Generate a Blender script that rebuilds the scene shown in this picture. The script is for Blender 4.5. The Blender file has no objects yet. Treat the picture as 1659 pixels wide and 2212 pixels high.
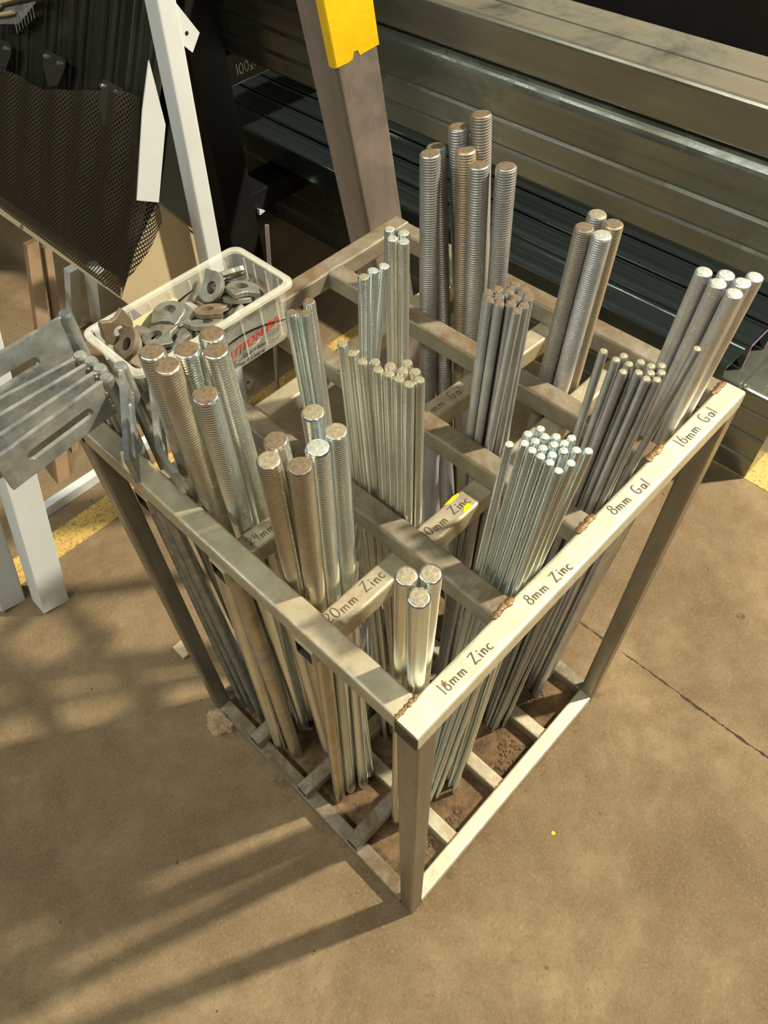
import bpy, bmesh, math, random
from mathutils import Vector, Matrix, noise
C = bpy.context.scene.collection
random.seed(7)
# ------------------------------------------------------------------ camera
cam_d = bpy.data.cameras.new('camera'); cam = bpy.data.objects.new('camera', cam_d); C.objects.link(cam)
bpy.context.scene.camera = cam
cam_d.sensor_fit = 'VERTICAL'; cam_d.sensor_height = 36.0; cam_d.lens = 1590.173/2212*36
cam_d.clip_start = 0.01; cam_d.clip_end = 60
Rr = ((0.695528,-0.71768,-0.034298), (-0.588429,-0.541575,-0.600374), (0.412301,0.437758,-0.798984))
cam.matrix_world = Matrix(((Rr[0][0], -Rr[1][0], -Rr[2][0], -0.1449), (Rr[0][1], -Rr[1][1], -Rr[2][1], -0.1431),
                           (Rr[0][2], -Rr[1][2], -Rr[2][2], 1.4117), (0, 0, 0, 1)))
# ------------------------------------------------------------------ world, lamps, exposure
sc = bpy.context.scene
sc.view_settings.view_transform = 'Standard'; sc.view_settings.look = 'None'
sc.view_settings.gamma = 1.0; sc.view_settings.use_curve_mapping = False
sc.view_settings.exposure = 0.08
w = bpy.data.worlds.new('world'); sc.world = w; w.use_nodes = True
wn = w.node_tree.nodes; wl = w.node_tree.links
bg = wn['Background']; bg.inputs['Strength'].default_value = 0.105
tc = wn.new('ShaderNodeTexCoord'); sx_ = wn.new('ShaderNodeSeparateXYZ'); cr = wn.new('ShaderNodeValToRGB')
wl.new(tc.outputs['Generated'], sx_.inputs[0]); 
mr = wn.new('ShaderNodeMapRange'); mr.inputs['From Min'].default_value = -1; mr.inputs['From Max'].default_value = 1
wl.new(sx_.outputs['Z'], mr.inputs['Value']); wl.new(mr.outputs[0], cr.inputs[0]); wl.new(cr.outputs[0], bg.inputs['Color'])
e = cr.color_ramp.elements
e[0].position = 0.0; e[0].color = (0.25, 0.19, 0.12, 1); e[1].position = 1.0; e[1].color = (1.0, 0.98, 0.88, 1)
x = e.new(0.48); x.color = (0.10, 0.09, 0.07, 1); x = e.new(0.62); x.color = (0.30, 0.29, 0.25, 1)

def aim(o, target):
    o.rotation_euler = (Vector(target) - o.location).to_track_quat('-Z', 'Y').to_euler()
def area(name, loc, target, sx, sy, power, col):
    d = bpy.data.lights.new(name, 'AREA'); d.shape = 'RECTANGLE'; d.size = sx; d.size_y = sy; d.energy = power; d.color = col
    o = bpy.data.objects.new(name, d); o.location = loc; C.objects.link(o); aim(o, target); return o
az, el, dist = math.radians(-31), math.radians(50), 6.0
kd = (math.cos(el)*math.cos(az), math.cos(el)*math.sin(az), math.sin(el))
area('high_bay_lamp', (kd[0]*dist+.2, kd[1]*dist+.25, kd[2]*dist), (.2, .25, .2), .19, .19, 610, (1.0, .935, .78))
def fill_strip(name, loc, length, power, col):  # added overhead strips, unseen: fill light and highlights for the metal
    o = area(name, loc, (loc[0], loc[1], 0), length, .16, power, col); o.rotation_euler = (0, 0, math.radians(90)); return o
fill_strip('fill_strip', (-1.5, .9, 3.3), 2.4, 74, (.94, .99, .94))
fill_strip('fill_strip', (-.35, -2.2, 3.6), 2.2, 34, (.96, 1.0, .90))
fill_strip('fill_strip', (-2.6, 3.2, 3.4), 2.2, 28, (.92, .98, 1.0))

# ------------------------------------------------------------------ materials
def srgb(r, g, b):
    f = lambda c: ((c/255+.055)/1.055)**2.4 if c > 10 else c/255/12.92
    return (f(r), f(g), f(b), 1)
def new_mat(name):
    m = bpy.data.materials.new(name); m.use_nodes = True
    nt = m.node_tree; return m, nt.nodes, nt.links, nt.nodes['Principled BSDF']
def noise_node(N, L, scale, detail=5, rough=.6, coord='Object', stretch=None, dist=0):
    t = N.new('ShaderNodeTexCoord'); n = N.new('ShaderNodeTexNoise')
    n.inputs['Scale'].default_value = scale; n.inputs['Detail'].default_value = detail; n.inputs['Roughness'].default_value = rough
    n.inputs['Distortion'].default_value = dist
    if stretch:
        mp = N.new('ShaderNodeMapping'); mp.inputs['Scale'].default_value = stretch
        L.new(t.outputs[coord], mp.inputs[0]); L.new(mp.outputs[0], n.inputs['Vector'])
    else: L.new(t.outputs[coord], n.inputs['Vector'])
    return n
def ramp(N, L, src, p0, c0, p1, c1):
    r = N.new('ShaderNodeValToRGB'); r.color_ramp.elements[0].position = p0; r.color_ramp.elements[0].color = c0
    r.color_ramp.elements[1].position = p1; r.color_ramp.elements[1].color = c1
    L.new(src, r.inputs[0]); return r
W1 = (1, 1, 1, 1); B1 = (0, 0, 0, 1)
def mixc(N, L, fac, a, b):
    m = N.new('ShaderNodeMix'); m.data_type = 'RGBA'
    if isinstance(fac, float): m.inputs[0].default_value = fac
    else: L.new(fac, m.inputs[0])
    for k, v in ((6, a), (7, b)):
        if isinstance(v, tuple): m.inputs[k].default_value = v
        else: L.new(v, m.inputs[k])
    return m.outputs[2]
def metal(name, base, base2, rough=.38, metallic=.9, dirt=None, dirt_amt=.5, scale=30, bump=.1, stretch=None, dscale=18, bscale=400, upward=None):
    """worn metal: two-tone base, patches of dirt (dielectric), optional dust that settled on faces that look up"""
    m, N, L, P = new_mat(name)
    n1 = noise_node(N, L, scale, 6, .65, stretch=stretch)
    r1 = ramp(N, L, n1.outputs['Fac'], .35, B1, .65, W1)
    col = mixc(N, L, r1.outputs[0], base, base2)
    P.inputs['Roughness'].default_value = rough; P.inputs['Metallic'].default_value = metallic
    mask = None
    if dirt:
        n2 = noise_node(N, L, dscale, 8, .72, dist=.6)
        lo = .60-.36*dirt_amt
        r2 = ramp(N, L, n2.outputs['Fac'], lo, B1, lo+.34, W1); mask = r2.outputs[0]
        if upward:
            g = N.new('ShaderNodeNewGeometry'); s = N.new('ShaderNodeSeparateXYZ'); L.new(g.outputs['True Normal'], s.inputs[0])
            mu = N.new('ShaderNodeMath'); mu.operation = 'GREATER_THAN'; mu.inputs[1].default_value = .8; L.new(s.outputs['Z'], mu.inputs[0])
            mm = N.new('ShaderNodeMath'); mm.operation = 'MULTIPLY'; L.new(mu.outputs[0], mm.inputs[0]); L.new(mask, mm.inputs[1])
            ma = N.new('ShaderNodeMath'); ma.operation = 'MULTIPLY_ADD'; ma.inputs[1].default_value = 1-upward; ma.inputs[2].default_value = 0
            L.new(mask, ma.inputs[0])
            mx = N.new('ShaderNodeMath'); mx.operation = 'MAXIMUM'; L.new(mm.outputs[0], mx.inputs[0]); L.new(ma.outputs[0], mx.inputs[1]); mask = mx.outputs[0]
        col = mixc(N, L, mask, col, dirt)
        mt = N.new('ShaderNodeMath'); mt.operation = 'MULTIPLY_ADD'; mt.inputs[1].default_value = -metallic*.85; mt.inputs[2].default_value = metallic
        L.new(mask, mt.inputs[0]); L.new(mt.outputs[0], P.inputs['Metallic'])
        ro = N.new('ShaderNodeMath'); ro.operation = 'MULTIPLY_ADD'; ro.inputs[1].default_value = .8-rough; ro.inputs[2].default_value = rough
        L.new(mask, ro.inputs[0]); L.new(ro.outputs[0], P.inputs['Roughness'])
    if dirt:
        n3 = noise_node(N, L, 170, 5, .75, dist=1.5); r3 = ramp(N, L, n3.outputs['Fac'], .64, B1, .69, W1)
        f3 = N.new('ShaderNodeMath'); f3.operation = 'MULTIPLY'; f3.inputs[1].default_value = .55; L.new(r3.outputs[0], f3.inputs[0])
        col = mixc(N, L, f3.outputs[0], col, tuple(q*.35 for q in dirt[:3])+(1,))
    L.new(col, P.inputs['Base Color'])
    if bump:
        nb = noise_node(N, L, bscale, 4, .6, stretch=stretch); b = N.new('ShaderNodeBump'); b.inputs['Strength'].default_value = bump
        b.inputs['Distance'].default_value = .001; L.new(nb.outputs['Fac'], b.inputs['Height']); L.new(b.outputs[0], P.inputs['Normal'])
    return m
def plain(name, c, rough=.6, metallic=0, c2=None, scale=20, bump=0, bscale=200, stretch=None):
    m, N, L, P = new_mat(name)
    P.inputs['Roughness'].default_value = rough; P.inputs['Metallic'].default_value = metallic
    if c2:
        n = noise_node(N, L, scale, 6, .6, stretch=stretch); r = ramp(N, L, n.outputs['Fac'], .38, c, .62, c2); L.new(r.outputs[0], P.inputs['Base Color'])
    else: P.inputs['Base Color'].default_value = c
    if bump:
        nb = noise_node(N, L, bscale, 4, .6); b = N.new('ShaderNodeBump'); b.inputs['Strength'].default_value = bump
        b.inputs['Distance'].default_value = .002; L.new(nb.outputs['Fac'], b.inputs['Height']); L.new(b.outputs[0], P.inputs['Normal'])
    return m
M = {}
M['rail'] = metal('rail_steel', srgb(198,188,158), srgb(172,162,134), .42, .55, srgb(138,108,72), .45, 40, .12, dscale=24, upward=.55)
M['rail_pale'] = metal('rail_steel_pale', srgb(222,214,184), srgb(200,192,160), .45, .45, srgb(160,118,66), .18, 50, .12, dscale=30, upward=.6)
M['rail_dusty'] = metal('rail_steel_dusty', srgb(170,162,142), srgb(146,138,118), .42, .55, srgb(102,82,54), 1.0, 40, .12, dscale=14, upward=.8)
M['post'] = metal('post_steel', srgb(156,148,130), srgb(128,121,106), .34, .7, srgb(130,110,80), .15, 30, .08, stretch=(1,1,.12))
M['inside'] = plain('shaded_tube_inside', srgb(44,34,24), .8)  # shade inside the tubes put into the colour of their inner faces
M['cap'] = plain('cut_end_steel', srgb(88,76,62), .5, .6, srgb(60,52,44), 90)
M['weld'] = metal('weld_metal', srgb(150,122,82), srgb(104,74,48), .40, .6, bump=.9, scale=220, bscale=500)
ZT = srgb(120,98,68)
M['zinc'] = metal('bright_zinc', (.93,.98,.95,1), (.78,.86,.82,1), .22, .97, scale=12, bump=.05)
M['zinc_y'] = metal('yellowed_zinc', (.90,.87,.74,1), (.74,.71,.58,1), .24, .92, scale=12, bump=.05)
M['zinc_b'] = metal('browned_zinc', (.60,.50,.33,1), (.72,.62,.44,1), .32, .9, srgb(78,60,38), .42, 9, .1, dscale=5)
M['zinc_gold'] = metal('golden_zinc', (.76,.70,.55,1), (.60,.53,.39,1), .28, .95, srgb(130,100,66), .12, 9, .1, dscale=7)
M['gal'] = metal('galvanised', (.52,.505,.46,1), (.38,.37,.34,1), .40, .82, scale=14, bump=.15)
M['gal_bright'] = metal('bright_galvanised', (.76,.76,.74,1), (.56,.56,.55,1), .38, .82, scale=14, bump=.15)
M['gal_rust'] = metal('rusty_galvanised', (.40,.30,.18,1), (.46,.38,.25,1), .46, .65, scale=10, bump=.15)
M['gal_brown'] = metal('brown_galvanised', (.30,.255,.20,1), (.38,.34,.28,1), .48, .65, scale=10, bump=.15)
M['tip'] = metal('dusty_rod_tip', srgb(168,158,128), srgb(128,116,88), .5, .35, scale=160, bump=.5, bscale=700)
M['tip_brown'] = metal('brown_rod_tip', srgb(126,106,78), srgb(88,72,52), .6, .15, scale=160, bump=.5, bscale=700)
M['tip_white'] = metal('clean_rod_tip', srgb(206,208,192), srgb(160,160,142), .42, .5, scale=160, bump=.5, bscale=700)
M['ink'] = plain('marker_ink', srgb(88,72,54), .7)
M['chalk'] = plain('white_paint_pen', srgb(205,205,195), .6)
M['white'] = plain('white_powder_coat', srgb(214,216,210), .38, 0, srgb(205,207,200), 6)
M['cream'] = plain('cream_sheet', srgb(206,186,146), .42, .1, srgb(196,176,138), 5)
M['wood'] = plain('brown_timber', srgb(128,100,66), .7, 0, srgb(106,80,52), 10, .2, 120, (1,1,.1))
M['black'] = plain('black_steel', srgb(30,28,26), .5, .3, srgb(22,20,19), 8, .1, 60)
M['dark_sheet'] = plain('dark_sheet', srgb(66,66,60), .35, .5, srgb(56,56,50), 5)
M['profile'] = plain('olive_profile', srgb(150,150,132), .22, .9, srgb(128,128,112), 4)
M['purlin'] = metal('purlin_steel', srgb(150,153,138), srgb(122,126,112), .24, .78, srgb(84,82,66), .22, 9, .12, stretch=(1,.06,3), dscale=6, bscale=160)
M['purlin_top'] = metal('dusty_purlin', srgb(160,158,140), srgb(126,124,108), .24, .82, srgb(104,92,70), .8, 9, .1, stretch=(1,.06,1), dscale=5, upward=.8)
M['purlin_dark'] = metal('blued_purlin', srgb(112,124,120), srgb(84,96,94), .15, .9, scale=14, bump=.08, stretch=(4,.05,1))
M['column'] = metal('bare_column_steel', srgb(156,148,140), srgb(124,116,106), .42, .6, srgb(138,112,98), .4, 10, .1, stretch=(1,1,.12), dscale=9)
M['yellow'] = plain('yellow_paint', srgb(232,192,18), .38, 0, srgb(222,180,14), 12, .5, 45)
M['bracket'] = metal('dusty_galvanised', srgb(186,188,180), srgb(138,142,138), .36, .75, srgb(140,122,98), .32, 26, .2, dscale=20)
M['washer'] = metal('washer_galvanised', srgb(158,158,144), srgb(118,116,100), .45, .6, srgb(140,108,76), .35, 30, .3, dscale=26)
M['washer_rust'] = metal('washer_rusty', srgb(140,124,100), srgb(112,94,72), .58, .35, srgb(92,70,50), .45, 30, .4, dscale=30)
M['red'] = plain('red_print', srgb(225,52,44), .5); M['blue'] = plain('blue_print', srgb(70,80,150), .5)
M['print'] = plain('black_print', srgb(24,22,22), .5); M['sticker'] = plain('yellow_label', srgb(226,216,166), .6)
M['purple'] = plain('purple_paint', srgb(150,96,160), .5, 0, srgb(186,140,190), 60)
M['dirt'] = plain('dirt', srgb(122,94,64), .95, 0, srgb(92,70,48), 60, .5, 200)
M['wall'] = plain('dark_wall', srgb(34,33,30), .8, 0, srgb(26,25,23), 3)

def floor_mat():
    m, N, L, P = new_mat('stained_concrete')
    big = noise_node(N, L, 2.6, 8, .68, 'Object', dist=.6)
    c = ramp(N, L, big.outputs['Fac'], .36, srgb(116,95,65), .66, srgb(168,143,104))
    mid = noise_node(N, L, 16, 8, .75)
    c1 = mixc(N, L, ramp(N, L, mid.outputs['Fac'], .40, B1, .72, W1).outputs[0], c.outputs[0], srgb(126,101,68))
    fine = noise_node(N, L, 190, 8, .85)
    c2 = mixc(N, L, ramp(N, L, fine.outputs['Fac'], .54, B1, .68, W1).outputs[0], c1, srgb(182,160,121))
    c3 = mixc(N, L, ramp(N, L, fine.outputs['Fac'], .33, W1, .45, B1).outputs[0], c2, srgb(88,69,46))
    st = noise_node(N, L, 55, 3, .5)
    c4 = mixc(N, L, ramp(N, L, st.outputs['Fac'], .735, B1, .75, W1).outputs[0], c3, srgb(74,57,40))
    # darker, mottled brown over the floor inside the rack base
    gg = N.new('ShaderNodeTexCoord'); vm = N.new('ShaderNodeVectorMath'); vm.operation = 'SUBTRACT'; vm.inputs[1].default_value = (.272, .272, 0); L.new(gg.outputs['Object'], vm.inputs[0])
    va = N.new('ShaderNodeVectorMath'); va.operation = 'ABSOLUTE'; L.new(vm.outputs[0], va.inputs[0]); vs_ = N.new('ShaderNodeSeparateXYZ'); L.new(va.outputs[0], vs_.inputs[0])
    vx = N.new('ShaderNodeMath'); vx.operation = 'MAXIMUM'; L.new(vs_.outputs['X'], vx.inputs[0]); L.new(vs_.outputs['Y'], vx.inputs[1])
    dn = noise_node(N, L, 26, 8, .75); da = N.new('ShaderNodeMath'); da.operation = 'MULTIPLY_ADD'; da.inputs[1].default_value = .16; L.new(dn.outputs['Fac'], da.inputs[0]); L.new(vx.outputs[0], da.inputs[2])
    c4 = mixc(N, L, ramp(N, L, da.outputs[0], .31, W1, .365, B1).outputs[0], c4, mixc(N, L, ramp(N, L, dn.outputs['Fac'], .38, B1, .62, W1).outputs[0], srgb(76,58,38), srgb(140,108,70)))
    # worn joint in the slab: a thin dark seam at x ~ .657
    g = N.new('ShaderNodeTexCoord'); s = N.new('ShaderNodeSeparateXYZ'); L.new(g.outputs['Object'], s.inputs[0])
    wob = noise_node(N, L, 22, 4, .7)
    a = N.new('ShaderNodeMath'); a.operation = 'MULTIPLY_ADD'; a.inputs[1].default_value = .012; a.inputs[2].default_value = -.663; L.new(wob.outputs['Fac'], a.inputs[0])
    b = N.new('ShaderNodeMath'); b.operation = 'ADD'; L.new(s.outputs['X'], b.inputs[0]); L.new(a.outputs[0], b.inputs[1])
    ab = N.new('ShaderNodeMath'); ab.operation = 'ABSOLUTE'; L.new(b.outputs[0], ab.inputs[0])
    wd = noise_node(N, L, 30, 4, .8)
    th = N.new('ShaderNodeMath'); th.operation = 'MULTIPLY_ADD'; th.inputs[1].default_value = .014; th.inputs[2].default_value = -.0052; L.new(wd.outputs['Fac'], th.inputs[0])
    lt = N.new('ShaderNodeMath'); lt.operation = 'LESS_THAN'; L.new(ab.outputs[0], lt.inputs[0]); L.new(th.outputs[0], lt.inputs[1])
    ly = N.new('ShaderNodeMath'); ly.operation = 'LESS_THAN'; ly.inputs[1].default_value = .14; L.new(s.outputs['Y'], ly.inputs[0])
    mu = N.new('ShaderNodeMath'); mu.operation = 'MULTIPLY'; L.new(lt.outputs[0], mu.inputs[0]); L.new(ly.outputs[0], mu.inputs[1])
    c5 = mixc(N, L, mu.outputs[0], c4, srgb(70,54,38))
    L.new(c5, P.inputs['Base Color']); P.inputs['Roughness'].default_value = .72
    nb = noise_node(N, L, 150, 10, .85); b2 = N.new('ShaderNodeBump'); b2.inputs['Strength'].default_value = .8; b2.inputs['Distance'].default_value = .004
    L.new(nb.outputs['Fac'], b2.inputs['Height']); L.new(b2.outputs[0], P.inputs['Normal'])
    return m
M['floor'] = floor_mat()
def worn_paint():
    m, N, L, P = new_mat('worn_floor_paint')
    n = noise_node(N, L, 110, 8, .8); r = ramp(N, L, n.outputs['Fac'], .40, srgb(136,108,68), .50, srgb(200,164,84))
    L.new(r.outputs[0], P.inputs['Base Color']); P.inputs['Roughness'].default_value = .7; return m
M['floor_paint'] = worn_paint()
def clear_plastic(name, tint, trans, rough):
    m, N, L, P = new_mat(name); out = N['Material Output']
    P.inputs['Base Color'].default_value = tint; P.inputs['Roughness'].default_value = rough
    t = N.new('ShaderNodeBsdfTransparent'); mx = N.new('ShaderNodeMixShader'); mx.inputs[0].default_value = trans
    L.new(P.outputs[0], mx.inputs[1]); L.new(t.outputs[0], mx.inputs[2]); L.new(mx.outputs[0], out.inputs['Surface']); return m
M['box'] = clear_plastic('clear_plastic', srgb(226,222,204), .80, .15)
M['box_rim'] = clear_plastic('plastic_rim', srgb(232,226,204), .62, .2)
M['bag'] = clear_plastic('crumpled_film', srgb(226,224,226), .62, .12)
M['bag_brown'] = clear_plastic('dusty_film', srgb(206,176,136), .62, .2)
def mesh_mat():
    m, N, L, P = new_mat('expanded_mesh'); out = N['Material Output']
    P.inputs['Base Color'].default_value = srgb(70,60,44); P.inputs['Roughness'].default_value = .4; P.inputs['Metallic'].default_value = .3
    t = N.new('ShaderNodeUVMap'); mp = N.new('ShaderNodeMapping'); mp.inputs['Rotation'].default_value = (0, 0, math.radians(45))
    L.new(t.outputs[0], mp.inputs[0]); s = N.new('ShaderNodeSeparateXYZ'); L.new(mp.outputs[0], s.inputs[0])
    outs = []
    for ax in 'XY':
        f = N.new('ShaderNodeMath'); f.operation = 'FRACT'; L.new(s.outputs[ax], f.inputs[0])
        g = N.new('ShaderNodeMath'); g.operation = 'GREATER_THAN'; g.inputs[1].default_value = .42; L.new(f.outputs[0], g.inputs[0]); outs.append(g)
    mu = N.new('ShaderNodeMath'); mu.operation = 'MULTIPLY'; L.new(outs[0].outputs[0], mu.inputs[0]); L.new(outs[1].outputs[0], mu.inputs[1])
    tr = N.new('ShaderNodeBsdfTransparent'); mx = N.new('ShaderNodeMixShader')
    L.new(mu.outputs[0], mx.inputs[0]); L.new(P.outputs[0], mx.inputs[1]); L.new(tr.outputs[0], mx.inputs[2]); L.new(mx.outputs[0], out.inputs['Surface'])
    return m
M['mesh'] = mesh_mat()

# ------------------------------------------------------------------ builders
def obj(name, bm, mats, parent=None, smooth=False, loc=None):
    me = bpy.data.meshes.new(name); bmesh.ops.recalc_face_normals(bm, faces=bm.faces[:]) ; bm.to_mesh(me); bm.free()
    for m in (mats if isinstance(mats, (list, tuple)) else [mats]): me.materials.append(m)
    if smooth:
        for p in me.polygons: p.use_smooth = True
    o = bpy.data.objects.new(name, me); C.objects.link(o)
    if loc is not None: o.location = loc
    if parent: o.parent = parent
    return o
def tag(o, label=None, cat=None, group=None, kind=None):
    for k, v in (('label', label), ('category', cat), ('group', group), ('kind', kind)):
        if v: o[k] = v
    return o
def thing(name, label, cat, loc=(0, 0, 0), group=None):
    o = bpy.data.objects.new(name, None); o.empty_display_size = .02; o.location = loc; C.objects.link(o)
    bpy.context.view_layer.update() if False else None
    return tag(o, label, cat, group)
def box(bm, lo, hi, f=None, bev=0):
    vs = [bm.verts.new(((lo[0], hi[0])[i], (lo[1], hi[1])[j], (lo[2], hi[2])[k])) for i in (0, 1) for j in (0, 1) for k in (0, 1)]
    if f:
        for v in vs: v.co = Vector(f(*v.co))
    fs = [(0,1,3,2), (4,6,7,5), (0,4,5,1), (2,3,7,6), (0,2,6,4), (1,5,7,3)]
    F = [bm.faces.new([vs[i] for i in q]) for q in fs]
    if bev:
        ed = list({e for q in F for e in q.edges}); bmesh.ops.bevel(bm, geom=ed, offset=bev, segments=2, affect='EDGES', profile=.6)
def rrect(w, h, r, n=4):
    pts = []
    for cx, cy, a0 in ((w/2-r, h/2-r, 0), (-w/2+r, h/2-r, 90), (-w/2+r, -h/2+r, 180), (w/2-r, -h/2+r, 270)):
        for i in range(n+1):
            a = math.radians(a0+90*i/n); pts.append((cx+r*math.cos(a), cy+r*math.sin(a)))
    return pts
def shs(bm, p0, p1, w, h, up=(0, 0, 1), t=.0025, r=.004, f=None):
    """hollow rectangular tube, open ends"""
    p0, p1 = Vector(p0), Vector(p1); d = (p1-p0).normalized(); u = Vector(up); s = d.cross(u).normalized(); u = s.cross(d)
    rings = []
    for prof in (rrect(w, h, r), rrect(w-2*t, h-2*t, max(r-t, .0005))):
        for p in (p0, p1):
            rg = []
            for a, b in prof:
                q = p+s*a+u*b
                if f: q = Vector(f(*q))
                rg.append(bm.verts.new(q))
            rings.append(rg)
    o0, o1, i0, i1 = rings; n = len(o0)
    for k in range(n):
        j = (k+1) % n
        bm.faces.new((o0[k], o0[j], o1[j], o1[k])); bm.faces.new((i0[j], i0[k], i1[k], i1[j])).material_index = 1
        bm.faces.new((o0[j], o0[k], i0[k], i0[j])); bm.faces.new((o1[k], o1[j], i1[j], i1[k]))
def prism(bm, pts, d):
    """closed polygon (3-D points) extruded by vector d"""
    d = Vector(d); a = [bm.verts.new(p) for p in pts]; b = [bm.verts.new(Vector(p)+d) for p in pts]; n = len(a)
    bm.faces.new(a); bm.faces.new(b[::-1])
    for i in range(n): bm.faces.new((a[i], b[i], b[(i+1) % n], a[(i+1) % n]))
def cyl(bm, p0, p1, r0, r1=None, n=16, cap=True):
    p0, p1 = Vector(p0), Vector(p1); r1 = r0 if r1 is None else r1
    d = (p1-p0).normalized(); s = d.orthogonal().normalized(); u = d.cross(s)
    A = [bm.verts.new(p0+(s*math.cos(2*math.pi*i/n)+u*math.sin(2*math.pi*i/n))*r0) for i in range(n)]
    B = [bm.verts.new(p1+(s*math.cos(2*math.pi*i/n)+u*math.sin(2*math.pi*i/n))*r1) for i in range(n)]
    for i in range(n): bm.faces.new((A[i], A[(i+1) % n], B[(i+1) % n], B[i]))
    if cap: bm.faces.new(A[::-1]); bm.faces.new(B)
def wire(bm, pts, r, n=8):
    for a, b in zip(pts, pts[1:]): cyl(bm, a, b, r, n=n)
# handwriting: polyline strokes in a unit-high box
def arc(cx, cy, rx, ry, a0, a1, n=10): return [(cx+rx*math.cos(math.radians(a0+(a1-a0)*i/n)), cy+ry*math.sin(math.radians(a0+(a1-a0)*i/n))) for i in range(n+1)]
GL = {
 '1': (.28, [[(.14, 1), (.16, 0)]]),
 '0': (.62, [arc(.3, .5, .25, .48, 80, 440, 16)]),
 '2': (.66, [arc(.3, .74, .24, .24, 160, -20, 8)+[(.1, .03), (.3, .06), (.6, .1)]]),
 '4': (.62, [[(.16, 1), (.08, .5), (.5, .55)], [(.42, .85), (.4, .0)]]),
 '6': (.58, [[(.36, 1.0), (.16, .62)]+arc(.3, .28, .2, .26, 150, 500, 14)]),
 '8': (.6, [arc(.3, .76, .18, .22, 90, 450, 12), arc(.3, .28, .24, .27, 90, 450, 12)]),
 'm': (.80, [[(.06, .5), (.1, .02), (.12, .38)]+arc(.24, .32, .12, .16, 150, 0, 5)+[(.37, .04), (.39, .36)]+arc(.52, .32, .12, .16, 150, 0, 5)+[(.66, .02)]]),
 'n': (.5, [[(.06, .5), (.1, .02), (.12, .36)]+arc(.26, .32, .13, .18, 150, 0, 5)+[(.41, .02)]]),
 'Z': (.72, [[(.06, .92), (.56, 1.0), (.08, .04), (.36, .1), (.66, .02)]]),
 'i': (.26, [[(.12, .5), (.14, .02)], [(.12, .72), (.15, .78)]]),
 'c': (.5, [arc(.26, .27, .2, .26, 50, 310, 10)]),
 'G': (.76, [arc(.36, .5, .3, .5, 60, 300, 12)+[(.56, .12), (.6, .42), (.34, .42)]]),
 'a': (.52, [arc(.24, .26, .18, .24, 30, 390, 10)+[(.44, .46), (.44, .02)]]),
 'l': (.24, [[(.12, 1.0), (.12, .02)]]),
 'x': (.5, [[(.06, .5), (.42, .02)], [(.42, .55), (.04, .0)]]),
 '.': (.2, [[(.05, .3), (.12, .24)]]), '-': (.4, [[(.05, .3), (.3, .24)]]), ' ': (.6, [])}
def writing(bm, text, o, dx, dy, h, wd, jitter=0, lift=None):
    """o origin, dx/dy unit vectors of the surface, h letter height, wd stroke width"""
    o, dx, dy = Vector(o), Vector(dx).normalized(), Vector(dy).normalized(); nz = lift or dx.cross(dy)*.00035; x = 0
    rnd = random.Random(len(text)*7+int(h*1e4))
    for ch in text:
        adv, st = GL[ch]; jy = rnd.uniform(-.06, .06)
        for s in st:
            P = [o+dx*((x+a)*h)+dy*((b+jy)*h)+nz for a, b in s]
            for i in range(len(P)-1):
                d = (P[i+1]-P[i]); 
                if d.length < 1e-7: continue
                d.normalize(); n = dx.cross(dy).cross(d).normalized()*wd*.5; e = d*wd*.35
                zz = nz.normalized()*(4e-6*len(bm.faces))
                q = [bm.verts.new(v+zz) for v in (P[i]-e-n, P[i+1]+e-n, P[i+1]+e+n, P[i]-e+n)]; bm.faces.new(q)
        x += adv+.1
    return x*h
# ------------------------------------------------------------------ setting
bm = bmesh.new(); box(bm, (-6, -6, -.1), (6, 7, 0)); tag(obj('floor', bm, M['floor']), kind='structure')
bm = bmesh.new(); box(bm, (3.2, -6, 0), (3.3, 7, 1.9)); tag(obj('wall_right', bm, M['wall']), kind='structure')
bm = bmesh.new(); box(bm, (-6, 4.6, 0), (3.3, 4.7, 3.2)); tag(obj('wall_back', bm, M['wall']), kind='structure')
bm = bmesh.new(); box(bm, (-.8, 1.095, 0), (1.1, 1.172, .0012)); tag(obj('trim_1', bm, M['floor_paint']), kind='structure')
bm = bmesh.new(); box(bm, (1.25, -1.5, 0), (1.36, 1.0, .0012)); tag(obj('trim_2', bm, M['floor_paint']), kind='structure')

# ------------------------------------------------------------------ rod rack
H, WT, X, Y = .82, .0266, .5432, .5427
S = lambda x, y, z: (x+.0126*z/H, y-.0011*z/H, z)
rack = thing('rod_rack', 'square-tube steel rack of sixteen cells holding the upright threaded rods', 'rack')
def tube(name, p0, p1, mat, up=(0, 0, 1), w_=WT, h_=WT, t=.0024, label=None):
    bm = bmesh.new(); shs(bm, p0, p1, w_, h_, up, t, .0035, S); o = obj(name, bm, [M[mat], M['inside']], rack)
    if label: o['label'] = label
    return o
a = WT/2
tube('post', (a, a, 0), (a, a, H-WT), 'post', (0, 1, 0)); tube('post', (X-a, a, 0), (X-a, a, H-WT), 'post', (0, 1, 0))
tube('post', (a, Y-a, 0), (a, Y-a, H-WT), 'post', (0, 1, 0)); tube('post', (X-a, Y-a, 0), (X-a, Y-a, H-WT), 'post', (0, 1, 0))
zt = H-a
front = tube('top_rail', (0, a, zt), (X, a, zt), 'rail_pale', label='pale top rail with four handwritten sizes')
tube('top_rail', (0, Y-a, zt), (X, Y-a, zt), 'rail_dusty', label='brown dusty top rail under the plastic tub')
tube('top_rail', (a, WT, zt), (a, Y-WT, zt), 'rail'); tube('top_rail', (X-a, WT, zt), (X-a, Y-WT, zt), 'rail_dusty')
for m_ in (.1308, .259, .3848): tube('divider_bar', (m_+a-.0005, WT, zt), (m_+a-.0005, Y-WT, zt), 'rail_dusty', w_=.0256)
zl = H-WT*1.5
xbars = []
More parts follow.
